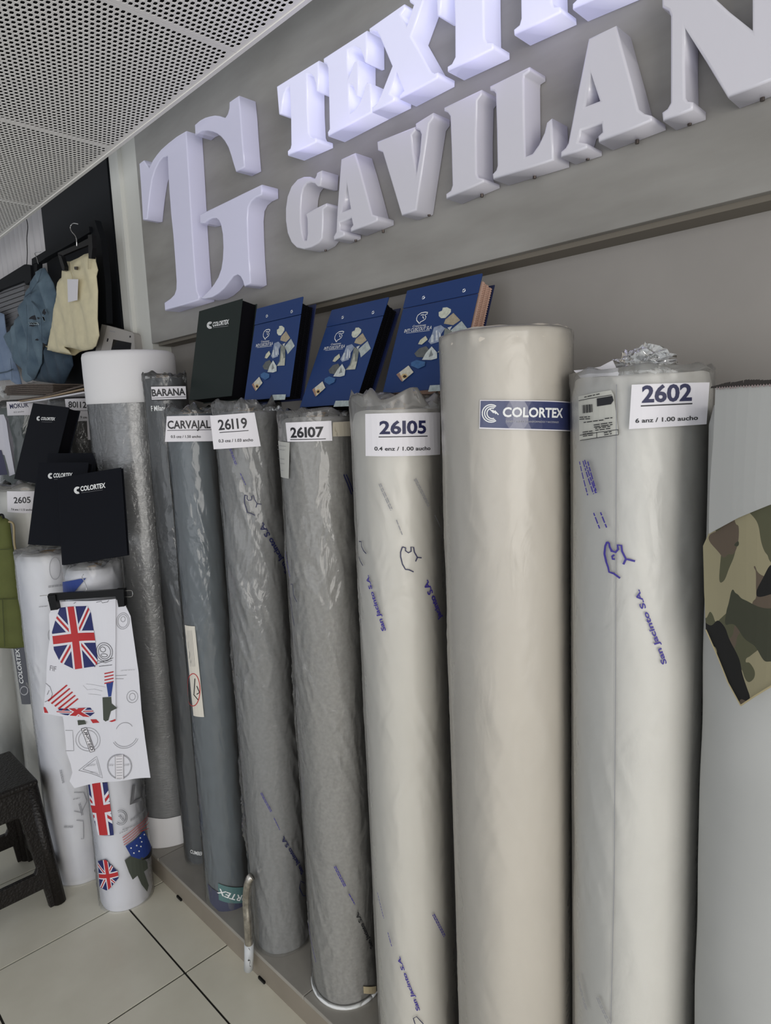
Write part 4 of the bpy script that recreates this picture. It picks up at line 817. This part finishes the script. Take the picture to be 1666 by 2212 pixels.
    strokes(P, 'cover_line', [sc(MOT['ul'])], 0.0008, M['white'], rt, 0.001, uv=True)
    for (a, b) in sc(MOT['grom']):
        ringp = [P.O + P.u * (a + 0.0035 * math.cos(t)) + P.v * (b + 0.0035 * math.sin(t)) + P.n * 0.0022 for t in np.linspace(0, 2 * PI, 14)]
        v, f = tubeg(ringp, 0.0013, 6); mesh('grommet', v, f, M['grom'], rt)
    return rt, P
# the middle one first: its print layout serves all three
blue_cat((647, 880), (717, 670), 1.055, 'blue sample catalogue in the middle of the three, leaning the most')
blue_cat((527, 866), (555, 667), 1.055, 'blue sample catalogue beside the dark green one, leftmost of the three')
blue_cat((826, 850), (880, 628), 1.10, 'blue sample catalogue with pink swatch edges, half behind the tall cream roll', lace=True, Wd=0.222)

# ================================================================== hanging swatch in front of the flag roll
sw = thing('printed_swatch', 'white cotton swatch printed with British flags hanging in front of the rolls', 'fabric', (-2.07, 0.74, 0.9))
dpt = np.array([-2.075, 0.735, 1.0])
rdir = RM[:, 0].copy(); rdir[2] = 0; rdir += np.array([0.05, 0.0, 0])
Psw = Pln(dpt, rdir, (0.02, -0.02, 1), lambda u, v: 0.004 * math.sin(u * 38 + 0.6 * math.sin(v * 9)) + 0.003 * math.sin(v * 14 + u * 20))
Zs = lambda P: zoom(3.95, 0, 1200, P)
decal(Psw, 'long_layer', Zs([(480, 400), (985, 375), (1060, 420), (1110, 520), (1150, 780), (1180, 1000), (1200, 1330), (1230, 1560), (1285, 1895), (1140, 1905), (910, 1935), (640, 1980), (600, 1920), (620, 1850), (605, 1780), (570, 1680), (560, 1560), (545, 1400), (520, 1300)]), M['cloth'], sw, 0.0, 0.014, thick=0.0008)
fl = decal(Psw, 'short_layer', Zs([(475, 400), (985, 372), (992, 700), (985, 1000), (992, 1408), (860, 1430), (700, 1405), (540, 1370), (362, 1355), (370, 1250), (395, 1080), (405, 900), (430, 700), (420, 500), (435, 468)]), M['cloth'], sw, 0.006, 0.014, thick=0.0008)
jack(Psw, fl, Zs([(420, 455)])[0], Zs([(775, 425)])[0], Zs([(490, 985)])[0], Zs([(500, 445), (750, 425), (790, 500), (800, 600), (830, 880), (820, 950), (640, 975), (520, 905), (455, 780), (440, 650), (470, 560)]), 0.0072)
jack(Psw, fl, Zs([(520, 1125)])[0], Zs([(690, 1180)])[0], Zs([(400, 1275)])[0], Zs([(600, 1180)] * 1 + [(700, 1210), (805, 1350), (745, 1392), (640, 1375), (480, 1340), (430, 1300), (520, 1320), (585, 1270)]), 0.0072) if False else None
jack(Psw, fl, Zs([(640, 1195)])[0], Zs([(850, 1330)])[0], Zs([(480, 1330)])[0], Zs([(640, 1200), (700, 1215), (805, 1345), (745, 1392), (700, 1390), (560, 1355), (440, 1340), (425, 1300), (520, 1300)]), 0.0072)
st = []
for k in range(5): st.append(Zs([(400 + k * 32, 1240 + k * 20), (575 + k * 22, 1095 + k * 30), (585 + k * 22, 1103 + k * 30), (412 + k * 32, 1250 + k * 20)]))
decal(Psw, 'flag_stripe', st, M['red'], fl, 0.0072, 0.012)
decal(Psw, 'flag_stripe', [Zs([(888, 1005 + k * 28), (970, 985 + k * 28), (971, 995 + k * 28), (890, 1015 + k * 28)]) for k in range(4)] + [Zs([(362, 1300), (378, 1302), (405, 1350), (370, 1350)]), Zs([(770, 1400), (820, 1398), (850, 1425), (790, 1432)]), Zs([(935, 1410), (988, 1390), (992, 1405), (960, 1415)])], M['red'], fl, 0.0072, 0.012)
decal(Psw, 'blue_ribbon', Zs([(905, 1090), (968, 1075), (950, 1200), (925, 1205)]), M['flagblue'], fl, 0.0072, 0.012)
decal(Psw, 'dark_patch', Zs([(663, 1405), (720, 1405), (735, 1440), (668, 1448)]), M['olivep'], fl, 0.0074, 0.012)
decal(Psw, 'dark_figure', [Zs([(873, 1212), (950, 1205), (955, 1260), (1003, 1300), (950, 1325), (930, 1400), (905, 1412), (885, 1400), (880, 1320)])], M['olivep'], fl, 0.0074, 0.012)
strokes(Psw, 'stamp_print', [Zs(circ((893, 820), 72, 80)), Zs(circ((893, 820), 55, 62)), Zs(circ((880, 800), 25, 22)), Zs(circ((890, 850), 30, 14)), Zs([(800, 960), (830, 900), (900, 915), (960, 890)]), Zs([(810, 935), (880, 905), (970, 870)]), Zs([(840, 950), (960, 930)])], 0.0014, M['ink'], fl, 0.0078)
strokes(Psw, 'seam_print', [Zs([(625, 412), (645, 400)]), Zs([(830, 395), (870, 385), (880, 400), (920, 395), (930, 380)]), Zs([(375, 1255), (430, 1230), (450, 1180), (430, 1120), (390, 1090)]), Zs([(400, 1190), (420, 1150)])], 0.0012, M['ink'], fl, 0.0078)
text(Psw, 'printed_text', 'FIF', Zs([(430, 975)])[0], Zs([(485, 985)])[0], 11, M['inkgrey'], fl, 0.0078, 0.0)
strokes(Psw, 'script_print', [Zs([(705, 1110), (740, 1150), (800, 1145), (870, 1160)]), Zs([(730, 1100), (900, 1125)]), Zs([(750, 1185), (860, 1195)])], 0.0008, M['inklight'], fl, 0.0078)
gl_ = [Zs(circ((1048, 560), 52, 68)), Zs(circ((1048, 560), 40, 54)), Zs(circ((1048, 545), 18, 22)), Zs(circ((1125, 1210), 45, 52)), Zs(circ((1125, 1210), 24, 30)), Zs(circ((750, 1575), 105, 102)), Zs(circ((750, 1575), 82, 80)),
       Zs(circ((1022, 1795), 105, 108)), Zs(circ((1022, 1795), 98, 101)), Zs(circ((1070, 1530), 110, 110, 20, 150)), Zs(circ((1070, 1530), 95, 95, 20, 150)), Zs(circ((1065, 1500), 70, 75, 200, 330)),
       Zs([(668, 1838), (820, 1720), (870, 1905), (668, 1838)]), Zs([(700, 1832), (812, 1745), (850, 1885), (700, 1832)]), Zs([(560, 1490), (622, 1492), (628, 1668), (560, 1665)]), Zs([(965, 1050), (1055, 1052)]), Zs([(985, 1025), (1080, 1022)])]
strokes(Psw, 'stamp_print', gl_, 0.0013, M['inkgrey'], sw, 0.0022, kind='stuff')
decal(Psw, 'stamp_bar', [Zs([(990, 1700), (1058, 1690), (1058, 1905), (990, 1900)])], M['paper'], sw, 0.003)
strokes(Psw, 'stamp_bar_lines', [Zs([(990, 1700), (990, 1900)]), Zs([(1058, 1690), (1058, 1905)])] + [Zs([(1000, 1705 + k * 24), (1048, 1703 + k * 24)]) for k in range(9)], 0.0012, M['inkgrey'], sw, 0.0038)
bx_ = decal(Psw, 'stamp_bar', [Zs([(692, 1480), (735, 1472), (802, 1675), (762, 1688)])], M['paper'], sw, 0.003)
strokes(Psw, 'stamp_bar_lines', [Zs([(692, 1480), (735, 1472), (802, 1675), (762, 1688), (692, 1480)])], 0.0016, M['ink'], sw, 0.0038)
text(Psw, 'printed_text', 'UNITED', Zs([(706, 1490)])[0], Zs([(768, 1672)])[0], 6.5, M['ink'], sw, 0.004, 0.02)
smallprint(Psw, sw, [tuple(Zs([(740, 1800), (815, 1790)])) + (2,), tuple(Zs([(770, 1850), (835, 1860)])) + (1,), tuple(Zs([(935, 1780), (980, 1778)])) + (2,), tuple(Zs([(1070, 1780), (1115, 1776)])) + (2,), tuple(Zs([(1040, 975), (1155, 970)])) + (1,)], M['inklight'], 0.0014)
# clip hanger that holds it
hg = thing('clip_hanger', 'black clip hanger holding the flag-print swatch', 'hanger', tuple(np.array(Psw.to3d(*Psw.from_px(188, 1293)))), 'clip hangers')
Zc = lambda P: zoom(3.95, 0, 820, P)
def hbar(P, quad, name, off, th, root, m='blackp'):
    return bevel(decal(P, name, quad, M[m], root, off, thick=th), 0.0005) if False else decal(P, name, quad, M[m], root, off, None, thick=th)
def solid(P, quad, name, off0, off1, m, root):
    q = [P.from_px(*p, off1) for p in quad]; V = [P.to3d(a, b, off1) for a, b in q] + [P.to3d(a, b, off0) for a, b in q]; n = len(q)
    return mesh(name, V, [tuple(range(n)), tuple(range(2 * n - 1, n - 1, -1))] + [(i, n + i, n + (i + 1) % n, (i + 1) % n)[::-1] for i in range(n)], m, root)
Pfl = Pln(Psw.O, Psw.u, Psw.v)
solid(Pfl, Zs([(410, 330), (1055, 288), (1058, 345), (475, 385), (410, 390)]), 'bar', 0.008, 0.020, M['blackp'], hg)
solid(Pfl, Zs([(403, 345), (470, 335), (478, 400), (490, 462), (432, 470), (420, 420)]), 'clip', 0.006, 0.026, M['blackp'], hg)
solid(Pfl, Zs([(985, 292), (1055, 290), (1060, 435), (1010, 440), (1000, 380), (985, 350)]), 'clip', 0.006, 0.026, M['blackp'], hg)
w3 = lambda P_, pts, off: [P_.to3d(*P_.from_px(*p, off), off) for p in pts]
v, f = tubeg(smoothline(w3(Pfl, Zs([(1055, 302), (1110, 298), (1130, 310), (1128, 345), (1100, 352), (1058, 350)]), 0.016)), 0.0009, 6); mesh('clip_wire', v, f, M['wire'], hg)
v, f = tubeg(smoothline(w3(Pfl, Zs([(340, 345), (405, 338), (470, 335)]), 0.016)), 0.0009, 6); mesh('clip_wire', v, f, M['wire'], hg)
v, f = tubeg(smoothline(w3(Pfl, Zs([(735, 310), (738, 270), (722, 225), (700, 185), (712, 160)]), 0.014)), 0.0012, 6); mesh('hook', v, f, M['wire'], hg)

# ================================================================== garments on the black board
def garment(P, outline, m, root, name, puff=0.018, folds=0.006, seed=0, step=0.02, off=0.0):
    q = [P.from_px(*p) for p in outline]; v, f = fill(q, step); A = np.array(v); E_ = np.array(q)
    d = np.full(len(A), 9.0)
    for i in range(len(q)):
        a, b = E_[i], E_[(i + 1) % len(q)]; ab = b - a; t = np.clip(((A - a) @ ab) / (ab @ ab + 1e-12), 0, 1); d = np.minimum(d, np.linalg.norm(A - (a + t[:, None] * ab), axis=1))
    pf = puff * np.clip(d / 0.03, 0, 1) ** 0.6; fo = folds * (np.sin(A[:, 0] * 55 + seed + 2.5 * np.sin(A[:, 1] * 9)) + 0.7 * np.sin(A[:, 1] * 24 + A[:, 0] * 33 + seed))
    n = len(v); V = [P.to3d(a, b, off + pf[i] + fo[i] * min(1, d[i] / 0.02)) for i, (a, b) in enumerate(v)] + [P.to3d(a, b, off - 0.004 - 0.4 * pf[i]) for i, (a, b) in enumerate(v)]
    F = list(f) + [tuple(i + n for i in t)[::-1] for t in f]
    cnt = {}
    for t in f:
        for k in range(3): e = (t[k], t[(k + 1) % 3]); cnt[e] = 1
    for (a, b) in cnt:
        if (b, a) not in cnt: F.append((b, a, a + n, b + n))
    return mesh(name, V, F, m, root, True)
ZG = lambda P: zoom(6.505, 0, 520, P)
PB = Pln((-3.1, 1.12, 2.2), (1, 0, 0), (0, 0, 1)); PR = Pln((-3.1, 1.19, 2.2), (1, 0, 0), (0, 0, 1)); PJ = Pln((-3.4, 1.14, 2.2), (1, 0, 0), (0, 0, 1)); PX2 = Pln((-3.4, 1.17, 2.0), (1, 0, 0), (0, 0, 1))
# black rail frame
rf = thing('display_frame', 'black frame with a rail holding the cream shorts and jeans hangers', 'display frame', (-3.1, 1.2, 1.6))
solid(PR, ZG([(445, 255), (620, 150), (1000, -60), (1250, -200), (1260, -120), (1000, 40), (640, 240), (560, 300), (455, 330)]), 'rail', 0.0, 0.03, M['black'], rf)
solid(PR, ZG([(1262, -262), (1330, -290), (1420, 0), (1480, 600), (1500, 1160), (1380, 1300), (1340, 400)]), 'side_board', -0.005, 0.02, M['black'], rf)
solid(PR, ZG([(445, 255), (520, 300), (520, 430), (455, 600)]), 'end_board', 0.0, 0.025, M['black'], rf)
# cream shorts
sh = thing('shorts', 'cream denim shorts with a white paper tag on a black clip hanger', 'shorts', (-3.1, 1.12, 2.0))
garment(PB, ZG([(905, 300), (940, 292), (985, 292), (1100, 242), (1180, 192), (1290, 160), (1300, 138), (1330, 138), (1335, 290), (1365, 410), (1345, 500), (1365, 700), (1360, 1100), (1385, 1330), (1340, 1480), (1290, 1525), (1170, 1548), (1000, 1505), (890, 1490), (960, 1540), (990, 1590), (800, 1565), (660, 1535), (700, 1350), (760, 1000), (800, 700), (835, 540), (862, 520), (870, 420), (905, 395)]), M['cream'], sh, 'shorts_body', puff=0.012, folds=0.0035, seed=1)
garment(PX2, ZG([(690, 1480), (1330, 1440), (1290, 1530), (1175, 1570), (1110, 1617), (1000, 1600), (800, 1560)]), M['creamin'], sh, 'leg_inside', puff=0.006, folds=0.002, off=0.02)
solid(PB, ZG([(945, 540), (1097, 540), (1085, 835), (955, 865)]), 'paper_tag', 0.030, 0.031, M['paper'], sh)
solid(PB, ZG([(1040, 365), (1078, 362), (1075, 410), (1045, 405)]), 'button', 0.018, 0.024, M['screw'], sh)
v, f = tubeg(w3(PB, ZG([(1000, 440), (1015, 500), (1020, 545)]), 0.029), 0.001, 5); mesh('tag_string', v, f, M['creamin'], sh)
strokes(PB, 'belt_loop', [ZG([(990, 300), (995, 440)]), ZG([(1240, 210), (1240, 400)])], 0.008, mat('cream_stitch', (0.50, 0.43, 0.27), 0.8), sh, 0.0235)
hh = thing('clip_hanger', 'black clip hanger holding the cream shorts', 'hanger', (-3.05, 1.12, 2.45), 'clip hangers')
solid(PB, ZG([(810, 170), (1060, 60), (1290, -60), (1290, 40), (1060, 130), (830, 230)]), 'bar', 0.0, 0.012, M['blackp'], hh)
solid(PB, ZG([(810, 190), (860, 220), (905, 360), (905, 415), (880, 425), (850, 330)]), 'clip', 0.02, 0.036, M['blackp'], hh)
solid(PB, ZG([(1235, -80), (1290, -90), (1300, 100), (1285, 250), (1245, 250), (1240, 100)]), 'clip', 0.02, 0.036, M['blackp'], hh)
v, f = tubeg(smoothline(w3(PB, [(166, 532), (164, 512), (155, 500), (152, 490), (158, 483), (168, 484)], 0.02)), 0.0018, 6); mesh('hook', v, f, M['wire'], hh)
# jeans
jn = thing('jeans', 'light blue ripped jeans hanging left of the cream shorts', 'jeans', (-3.4, 1.12, 1.9))
garment(PJ, ZG([(520, 430), (575, 390), (620, 380), (650, 430), (740, 590), (785, 740), (760, 1000), (700, 1300), (650, 1460), (590, 1430), (582, 1720), (480, 1950), (370, 1990), (340, 1850), (200, 1640), (140, 1450), (100, 1310), (160, 1220), (230, 1130), (300, 1000), (330, 900), (350, 760), (430, 640), (480, 520)]), M['denim'], jn, 'jeans_body', puff=0.018, folds=0.011, seed=3)
strokes(PJ, 'seam', [ZG([(590, 400), (540, 560), (430, 730), (350, 790)]), ZG([(440, 850), (540, 950), (580, 1050), (590, 1420)]), ZG([(370, 900), (385, 1200), (380, 1560)])], 0.006, M['denim2'], jn, 0.036)
rip = []
for (cx_, cy_, w_, h_) in ((480, 1080, 80, 40), (450, 1190, 45, 20), (620, 1000, 30, 50), (520, 1390, 30, 18)): rip.append(ZG([(cx_ + w_ * math.cos(t) * (0.8 + 0.3 * math.sin(3 * t)), cy_ + h_ * math.sin(t) * (0.8 + 0.3 * math.cos(5 * t))) for t in np.linspace(0, 2 * PI, 13)[:-1]]))
decal(PJ, 'rip', rip, mat('dark_hole', (0.01, 0.012, 0.02), 0.9), jn, 0.034)
strokes(PJ, 'frayed_threads', [ZG([(400 + 6 * k, 1150 + 4 * (k % 5)), (430 + 7 * k, 1180 - 8 * (k % 4))]) for k in range(18)] + [ZG([(590 + 2 * k, 1060 + 5 * k), (620 + k, 1075 + 4 * k)]) for k in range(14)], 0.003, mat('white_threads', (0.42, 0.50, 0.54), 0.9), jn, 0.038)
v, f = tubeg(smoothline(w3(PJ, [(83, 570), (79, 556), (75, 548), (78, 545), (88, 544)], 0.02)), 0.0018, 6); mesh('hanger_hook', v, f, M['wire'], jn)
garment(PX2, ZG([(640, 1450), (700, 1500), (850, 1540), (1000, 1600), (1022, 1750), (940, 1920), (870, 2085), (800, 2010), (640, 1990), (470, 1965), (560, 1760)]), M['denim2'], jn, 'folded_leg', puff=0.02, folds=0.006, seed=5)
j2 = thing('denim_jacket', 'pale blue denim garment cut off by the left edge above the fabric stack', 'garment', (-3.9, 1.14, 1.9))
garment(PJ, ZG([(-260, 1050), (-60, 990), (0, 1010), (50, 1030), (75, 1250), (130, 1500), (200, 1700), (260, 1850), (300, 2025), (215, 2015), (190, 1950), (0, 1965), (-260, 2000)]), M['denim3'], j2, 'garment_body', puff=0.018, folds=0.008, seed=7)
strokes(PJ, 'seam', [ZG([(-60, 1870), (100, 1840), (190, 1800)]), ZG([(150, 1650), (170, 1960)])], 0.006, M['denim2'], j2, 0.032)
# slatted board on a wire
sb = thing('slatted_board', 'dark framed slatted board hanging on a wire at the far left', 'display board', (-3.9, 1.2, 2.3))
PS = Pln((-3.9, 1.175, 2.3), (1, 0, 0), (0, 0, 1))
solid(PS, ZG([(-350, 740), (0, 545), (340, 335), (365, 330), (425, 345), (440, 560), (360, 620), (340, 560), (0, 690), (-350, 880)]), 'frame', 0.0, 0.02, M['black'], sb)
for k in range(9):
    y0_ = 600 + k * 66; xr = 340 if y0_ < 900 else 340 - (y0_ - 900) * 0.6
    solid(PS, ZG([(-350, y0_ + 225), (0, y0_ + 90), (xr, y0_ - 30), (xr, y0_ + 22), (0, y0_ + 142), (-350, y0_ + 277)]), 'slat', -0.012, -0.002, M['slat'], sb)
v, f = tubeg(smoothline(w3(PS, [(58, 571), (59, 545), (58, 515), (60, 490), (57, 472)], 0.01)), 0.002, 6); mesh('hanging_wire', v, f, M['blackp'], sb)

# olive shorts in front of the 2605 roll
os_ = thing('shorts', 'olive green cargo shorts with a tan strap hanging at the left edge', 'shorts', (-2.75, 0.62, 1.2))
PO = Pln((-2.70, 0.64, 1.2), rdir, (0, 0, 1))
ZO = lambda P: zoom(3.95, 0, 1000, P)
garment(PO, ZO([(-200, 470), (0, 450), (60, 480), (80, 500), (100, 680), (130, 850), (160, 1040), (200, 1350), (235, 1570), (120, 1585), (0, 1580), (-200, 1570)]), M['olive'], os_, 'shorts_body', puff=0.02, folds=0.004, seed=9)
v, f = tubeg(smoothline(w3(PO, ZO([(75, 500), (115, 530), (125, 700), (165, 860), (175, 960), (160, 1060)]), 0.02)), [0.004] * 31, 8); mesh('strap', v, f, M['strap'], os_, True)
strokes(PO, 'seam', [ZO([(0, 740), (100, 735)]), ZO([(-50, 1165), (165, 1160)]), ZO([(20, 1165), (40, 1570)])], 0.003, mat('olive_seam', (0.05, 0.06, 0.015), 0.8), os_, 0.032)
garment(PO, ZO([(150, 1030), (185, 1080), (215, 1300), (240, 1565), (215, 1560), (190, 1350)]), M['black'], os_, 'dark_lining', puff=0.004, folds=0.001, off=-0.008)
v, f = tubeg(smoothline(w3(PO, [(-12, 1125), (-4, 1114), (5, 1112), (8, 1120)], 0.01)), 0.004, 8); mesh('hanger_hook', v, f, M['blackp'], os_)

# stack of brown fabric folders on the left rolls
bs = thing('fabric_stack', 'stack of brown-edged fabric samples lying on the rolls under the jeans', 'fabric samples', (-3.5, 1.05, 1.74))
PT = Pln((-3.55, 0.99, 1.8), (1, 0, 0), (0, 0, 1))
ZT = lambda P: zoom(7.375, 0, 780, P)
for k in range(6):
    a = 395 + k * 26
    solid(PT, ZT([(90 - 8 * k, a), (330, a - 28 + k * 4), (840, a - 35 + k * 3), (850, a - 13 + k * 3), (330, a - 4 + k * 4), (95 - 8 * k, a + 22)]), 'sample_sheet', -0.16, -0.002 * k, M['brownc'], bs)
v, f = tubeg(smoothline(w3(PT, ZT([(70, 420), (30, 450), (25, 490), (60, 540), (110, 560)]), -0.01)), 0.014, 10); mesh('rolled_end', v, f, mat('grey_white_roll_end', (0.5, 0.5, 0.5), 0.7), bs)
b2 = thing('fabric_stack', 'long thin brown and white folded samples slanting up to the silver roll', 'fabric samples', (-3.2, 1.0, 1.75))
for k, (c, d0) in enumerate((('brownc', 0), ('card', 34), ('paper', 70))):
    solid(PT, ZT([(180 + 60 * k, 625 + d0 * 0.5), (700, 545 + d0 * 0.8), (1330, 375 + d0 * 1.6), (1330, 400 + d0 * 1.6), (700, 570 + d0 * 0.8), (180 + 60 * k, 640 + d0 * 0.5)]), 'sample_sheet', -0.10, 0.0 - 0.001 * k, M[c], b2)
# white paper bags at the left edge
wb = thing('paper_sheaf', 'white curved plastic sheets standing upright at the left edge', 'plastic sheets', (-3.1, 0.85, 1.42))
PW_ = Pln((-3.05, 0.86, 1.55), rdir, (0, 0, 1), lambda u, v: 0.01 * math.sin(u * 40 + v * 6))
for k in range(4):
    decal(PW_, 'sheet', zoom(7.375, 0, 780, [(-200 + k * 40, 860 - 10 * k), (40 + k * 22, 850 + 20 * k), (85 + k * 16, 960 + 30 * k), (120 + k * 20, 1250), (215 + k * 4, 1800), (150, 1830), (60 + 10 * k, 1500), (-200, 1400)]), mat('white_plastic_sheet_%d' % (k % 2), (0.55 - 0.1 * (k % 2), 0.55 - 0.1 * (k % 2), 0.62 - 0.1 * (k % 2)), 0.35), wb, -0.012 * k, 0.02, thick=0.001)
decal(PW_, 'blue_sheet', zoom(7.375, 0, 780, [(-200, 1400), (10, 1420), (60, 1600), (110, 1810), (-200, 1830)]), M['navy'], wb, 0.006, 0.02, thick=0.001)

# ================================================================== grey device on the silver roll
dv = thing('payment_device', 'small grey plastic device with a dark screen standing behind the silver roll top', 'device', (-2.5, 1.17, 1.9))
PD = Pln(ony(250, 725, 1.175), (1, 0.18, -0.22), (0.12, 0.12, 1))
ZD = lambda P: zoom(3.95, 0, 380, P)
solid(PD, ZD([(915, 1275), (1125, 1335), (1142, 1350), (1150, 1480), (1130, 1560), (840, 1560), (868, 1470)]), 'front_case', -0.004, 0.0, M['device'], dv)
solid(PD, ZD([(868, 1265), (915, 1275), (868, 1470), (840, 1560), (800, 1560), (820, 1470)]), 'side_case', -0.006, 0.0, mat('shaded_grey_plastic', (0.20, 0.19, 0.175), 0.5), dv)  # side drawn flat, its shade put into a darker case grey
solid(PD, ZD([(915, 1275), (1125, 1335), (1142, 1350), (1150, 1480), (1130, 1560), (840, 1560)]), 'back_case', -0.04, -0.004, M['device'], dv)
solid(PD, ZD([(966, 1395), (1120, 1425), (1112, 1500), (945, 1500)]), 'screen', 0.0, 0.0012, M['screen'], dv)
solid(PD, ZD([(915, 1385), (925, 1388), (918, 1415), (910, 1412)]), 'button', 0.0, 0.0015, M['ink'], dv)
strokes(PD, 'brand_line', [ZD([(935, 1322), (982, 1332)])], 0.003, M['inkgrey'], dv, 0.001)
v, f = tubeg([PD.to3d(*PD.from_px(*ZD([(1112, 1372)])[0]), 0.0), PD.to3d(*PD.from_px(*ZD([(1112, 1372)])[0]), 0.0015)], 0.004, 12); mesh('camera_eye', v, f, M['ink'], dv)

# ================================================================== dark plastic stool
SX, SY = -2.505, 0.452
stl = thing('stool', 'dark brown woven-look plastic stool cut off by the left edge', 'stool', (SX, SY, 0))
hT, hB, HT = 0.150, 0.185, 0.435
def side(k):
    ca, sa = math.cos(k * PI / 2), math.sin(k * PI / 2)
    def P3(a, z, inn=0.0):
        h = hB + (hT - hB) * z / HT - inn; x, y = h, a
        return (SX + x * ca - y * sa, SY + x * sa + y * ca, z)
    e = lambda z: hB + (hT - hB) * z / HT
    out = [(-e(HT), HT), (-e(0), 0), (-e(0) + 0.045, 0), (-e(0) + 0.055, 0.075), (e(0) - 0.055, 0.075), (e(0) - 0.045, 0), (e(0), 0), (e(HT), HT)]
    hole = [(-0.092, 0.33), (-0.085, 0.345), (0.085, 0.345), (0.092, 0.33), (0.118, 0.15), (0.11, 0.135), (-0.11, 0.135), (-0.118, 0.15)]
    v2, f2 = fill(out, None, [hole]); n = len(v2)
    V = [P3(a, z) for a, z in v2] + [P3(a * 0.99, z, 0.018) for a, z in v2]; F = list(f2) + [tuple(i + n for i in t)[::-1] for t in f2]
    cnt = {(t[q], t[(q + 1) % 3]) for t in f2 for q in range(3)}
    for a, b in cnt:
        if (b, a) not in cnt: F.append((b, a, a + n, b + n))
    return V, F
for k in range(4): v, f = side(k); bevel(mesh('side_frame', v, f, M['stool'], stl), 0.003)
for sx in (-1, 1):
    for sy in (-1, 1):
        v, f = tubeg([(SX + sx * (hB - 0.012), SY + sy * (hB - 0.012), 0.0), (SX + sx * (hT - 0.012), SY + sy * (hT - 0.012), HT)], [0.022, 0.02], 12); mesh('leg', v, f, M['stool'], stl, True)
v, f = boxg((SX, SY, HT + 0.006), (2 * hT + 0.014, 2 * hT + 0.014, 0.022)); bevel(mesh('seat', v, f, M['stool'], stl), 0.009, 3)

# ================================================================== bent steel pipe leaning on the platform
pp = thing('steel_pipe', 'short bent steel pipe with a white taped end leaning on the platform edge', 'pipe', (-1.55, 0.9, 0))
pl = smoothline([ony(537, 2086, 0.895), ony(538, 2040, 0.895), ony(536, 1990, 0.895), ony(533, 1950, 0.897), ony(535, 1918, 0.898), ony(539, 1900, 0.903), ony(545, 1893, 0.91)], 5)
v, f = tubeg(pl, 0.0122, 14); mesh('pipe', v, f, M['chrome'], pp, True)
v, f = tubeg([ony(537, 2093, 0.895), ony(538, 2066, 0.895), ony(538, 2038, 0.895)], 0.0135, 14); o = mesh('taped_end', v, f, mat('white_tape', (0.6, 0.62, 0.64), 0.4), pp, True)
PPp = Pln(ony(538, 2065, 0.880), (1, -0.3, 0), (0, 0, 1))
strokes(PPp, 'tape_marks', [[(537, 2048), (540, 2052)], [(535, 2075), (541, 2074), (539, 2086), (542, 2088)]], 0.003, M['ink'], o, 0.0)

for o in bpy.data.objects:
    if '_loc' in o: del o['_loc']
